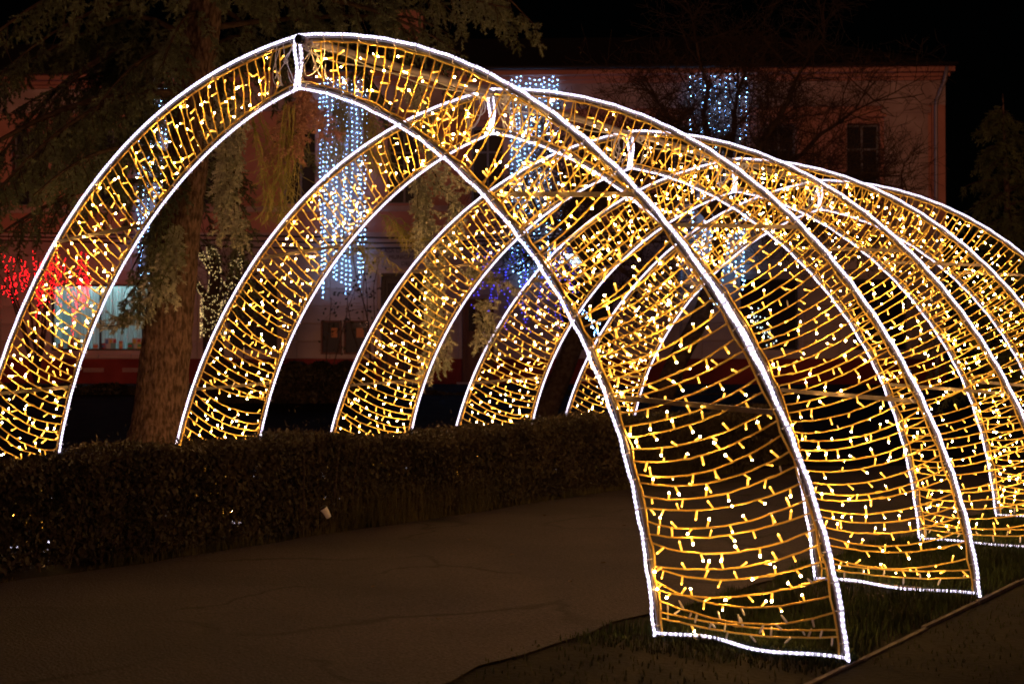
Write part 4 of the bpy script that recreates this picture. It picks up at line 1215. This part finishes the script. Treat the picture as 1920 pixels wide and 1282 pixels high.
def hedge_block(u0, u1, vtop, Z, label, n, depth_=.9, seed=1):
    r = np.random.default_rng(seed)
    a, b_ = at(u0, vtop, Z), at(u1, vtop, Z)
    mid = (a + b_) / 2; g0 = float(hz(mid[0], mid[1]))
    o = empty('hedge', (mid[0], mid[1], g0)); tag(o, label, 'hedge')
    t = r.random(n); f = r.random(n)
    W = a[None] + (b_ - a)[None] * t[:, None]
    inn = np.where(f < .6, np.abs(r.normal(0, .08, n)), r.uniform(0, depth_, n))
    fwh = FW.copy(); fwh[2] = 0
    W = W + fwh[None] * inn[:, None]
    top = a[2] + .05 * np.sin(t * 40) - g0
    zz = np.where(f < .6, r.random(n) * top, top - np.abs(r.normal(0, .06, n)))
    C = np.stack([W[:, 0] - mid[0], W[:, 1] - mid[1], zz], 1)
    leaf_mass('foliage', C, r, .055, M['hedge'], o)
    mb = MB(); ax_ = (b_ - a); L = np.linalg.norm(ax_); ax_ /= L
    q8 = []
    for s0 in (-.5, .5):
        for d0 in (.1, depth_ - .1):
            for z0_ in (0, top.mean() - .1): q8.append(ax_ * L * s0 * .98 + fwh * d0 + np.array([0, 0, z0_]) - np.array([0, 0, ax_[2] * L * s0 * .98]))
    mb._add(q8, [(0, 1, 3, 2), (4, 6, 7, 5), (0, 4, 5, 1), (2, 3, 7, 6), (1, 5, 7, 3), (0, 2, 6, 4)])
    mb.build('core', M['stem_wood'], o)
hedge_block(392, 700, 682, 29.0, 'tall clipped dark hedge in front of the poster cases', 9000, seed=41)
hedge_block(-200, 392, 724, 31.0, 'low dark hedge below the lit window', 9000, seed=42)
hedge_block(700, 1240, 738, 31.0, 'low dark hedge in front of the doors behind the arches', 9000, seed=43)
hedge_block(1240, 1960, 746, 31.0, 'low dark hedge along the right end of the building', 10000, seed=44)

# ------------------------------------------------------------------ grass
def grass(name, X, Y, Z, r, h, material, label, w=.004, lean=.5):
    n = len(X)
    hgt = h * r.uniform(.4, 1.3, n) * np.where(np.asarray(Y) < -.15, .5, 1.0); a = r.uniform(0, 2 * math.pi, n); ln = lean * r.uniform(.1, 1, n)
    p = np.stack([X, Y, Z], 1); sd = np.stack([np.cos(a), np.sin(a), 0 * a], 1) * w
    ld = np.stack([-np.sin(a), np.cos(a), 0 * a], 1)
    mid = p + ld * (hgt * ln * .35)[:, None] + np.array([0, 0, 1]) * (hgt * .6)[:, None]
    tip = p + ld * (hgt * ln)[:, None] + np.array([0, 0, 1]) * (hgt * (1 - .3 * ln))[:, None]
    V = np.stack([p - sd, p + sd, mid + sd * .7, mid - sd * .7, tip], 1).reshape(-1, 3)
    k = np.arange(n)[:, None] * 5
    Ft = np.concatenate([k + [0, 1, 2], k + [0, 2, 3], k + [3, 2, 4]], 0)
    return tag(np_mesh(name, V, Ft, material), label, 'grass', kind='stuff')
r = np.random.default_rng(33)
n = 52000
X = r.uniform(2.40, 3.97, n); Y = r.uniform(-2.5, 12, n)
edge = PX1 + .10 * np.sin(Y * 1.3) + .07 * np.sin(Y * 3.7 + 1) + .05 * np.sin(Y * 8)
keep = X > edge - .02 + np.abs(r.normal(0, .04, n))
dens = .45 + .55 * (np.sin(X * 3.1 + 1.7 * np.sin(Y * 1.1)) * np.sin(Y * 2.3 + X) > -.35)
keep &= r.random(n) < dens * np.where(Y < -.5, .12, 1.0)
grass('verge_grass', X[keep], Y[keep], np.full(keep.sum(), -.012), r, .075, M['grass'], 'short patchy grass on the verge under the right legs of the arches')
n = 18000
X = r.uniform(4.03, 7.5, n); Y = r.uniform(-3, 9, n)
grass('outer_grass', X, Y, np.full(n, -.03), r, .045, M['grass'], 'dark short grass outside the edging strip at right')
n = 9000
Y = r.uniform(-6, 13, n); X = r.normal(-1.80, .055, n)
tuft = np.sin(Y * 2.1) + np.sin(Y * 5.7 + 2) + r.normal(0, .6, n)
k = tuft > -.3
grass('hedge_foot_grass', X[k], Y[k], np.full(k.sum(), -.02), r, .10, M['dry_grass'], 'straggling grass growing out along the foot of the hedge')
n = 1500
Y = np.concatenate([r.normal(3.2, .5, n // 2), r.normal(4.4, .45, n // 4), r.normal(8.6, .5, n // 4)]); X = r.normal(-1.84, .06, len(Y))
grass('tall_grass', X, Y, np.full(len(Y), 0.0), r, .40, M['dry_grass'], 'tall dry grass leaning out of the hedge', .0028, .8)
n = 3600
X = 2.9 + 1.1 * r.random(n) ** .6; Y = ARCH[0][1] - .03 + r.normal(0, .05, n) + .02 * np.sin(X * 9)
grass('foot_grass', X, Y, np.full(n, -.012), r, .055, M['grass'], 'lush grass grown over the foot rope of the nearest arch', .0035, .8)
n = 26000
X = r.uniform(-9, -2.7, n); Y = r.uniform(-2, 12, n)
grass('lawn_grass', X, Y, np.full(n, -.03), r, .08, M['grass'], 'unlit lawn grass behind the hedge')

# ------------------------------------------------------------------ small things
c = at(610, 958, 11.35)
cup = empty('paper_cup', c); cup.rotation_euler = (0.35, -0.45, 0.3); tag(cup, 'crumpled white paper cup with a dark lid caught in the hedge', 'cup')
def lathe(prof, n=14):
    mb = MB(); vs = [(r_ * math.cos(a) * (1 + .06 * math.sin(3 * a + z * 60)), r_ * math.sin(a), z) for r_, z in prof for a in np.arange(n) * 2 * math.pi / n]
    fs = [(i * n + j, i * n + (j + 1) % n, (i + 1) * n + (j + 1) % n, (i + 1) * n + j) for i in range(len(prof) - 1) for j in range(n)]
    mb._add(vs, fs + [tuple(range(n))[::-1], tuple((len(prof) - 1) * n + j for j in range(n))]); return mb
lathe([(.022, -.06), (.024, -.05), (.028, 0), (.032, .03)]).build('cup_body', M['paper'], cup, smooth=True)
lathe([(.034, .031), (.034, .036), (.031, .042), (.024, .046)]).build('lid', M['black'], cup)
lathe([(.0325, .022), (.0335, .026), (.033, .030)]).build('rim', M['paper'], cup)
rn = random.Random(9)
lm = None
for k, (u, v) in enumerate(((1022, 966), (880, 1012), (960, 1040), (1130, 1055), (1070, 1090), (700, 1100), (820, 1160), (1170, 985))):
    d = FW + (u - 960) / F_PX * RT - (v - 641) / F_PX * UP
    p = CAM + d * ((0.008 - CAM[2]) / d[2])
    if lm is None:
        mb = MB(); mb._add([(0, -.04, .002), (.018, -.012, .010), (.016, .02, .012), (0, .045, .004), (-.016, .02, .014), (-.018, -.012, .008), (0, 0, .001)],
                           [(0, 1, 6), (1, 2, 6), (2, 3, 6), (3, 4, 6), (4, 5, 6), (5, 0, 6)])
        lm = mb.mesh('fallen_leaf', mat('brown_leaf', (.06, .03, .015), .7))
    o = bpy.data.objects.new('fallen_leaf', lm); o.location = p; o.rotation_euler = (0, 0, rn.uniform(0, 6)); s_ = rn.uniform(.6, 1.0); o.scale = (s_, s_, s_)
    link(o); tag(o, 'small dry brown leaf lying on the asphalt path', 'leaf', 'fallen leaves on the path')
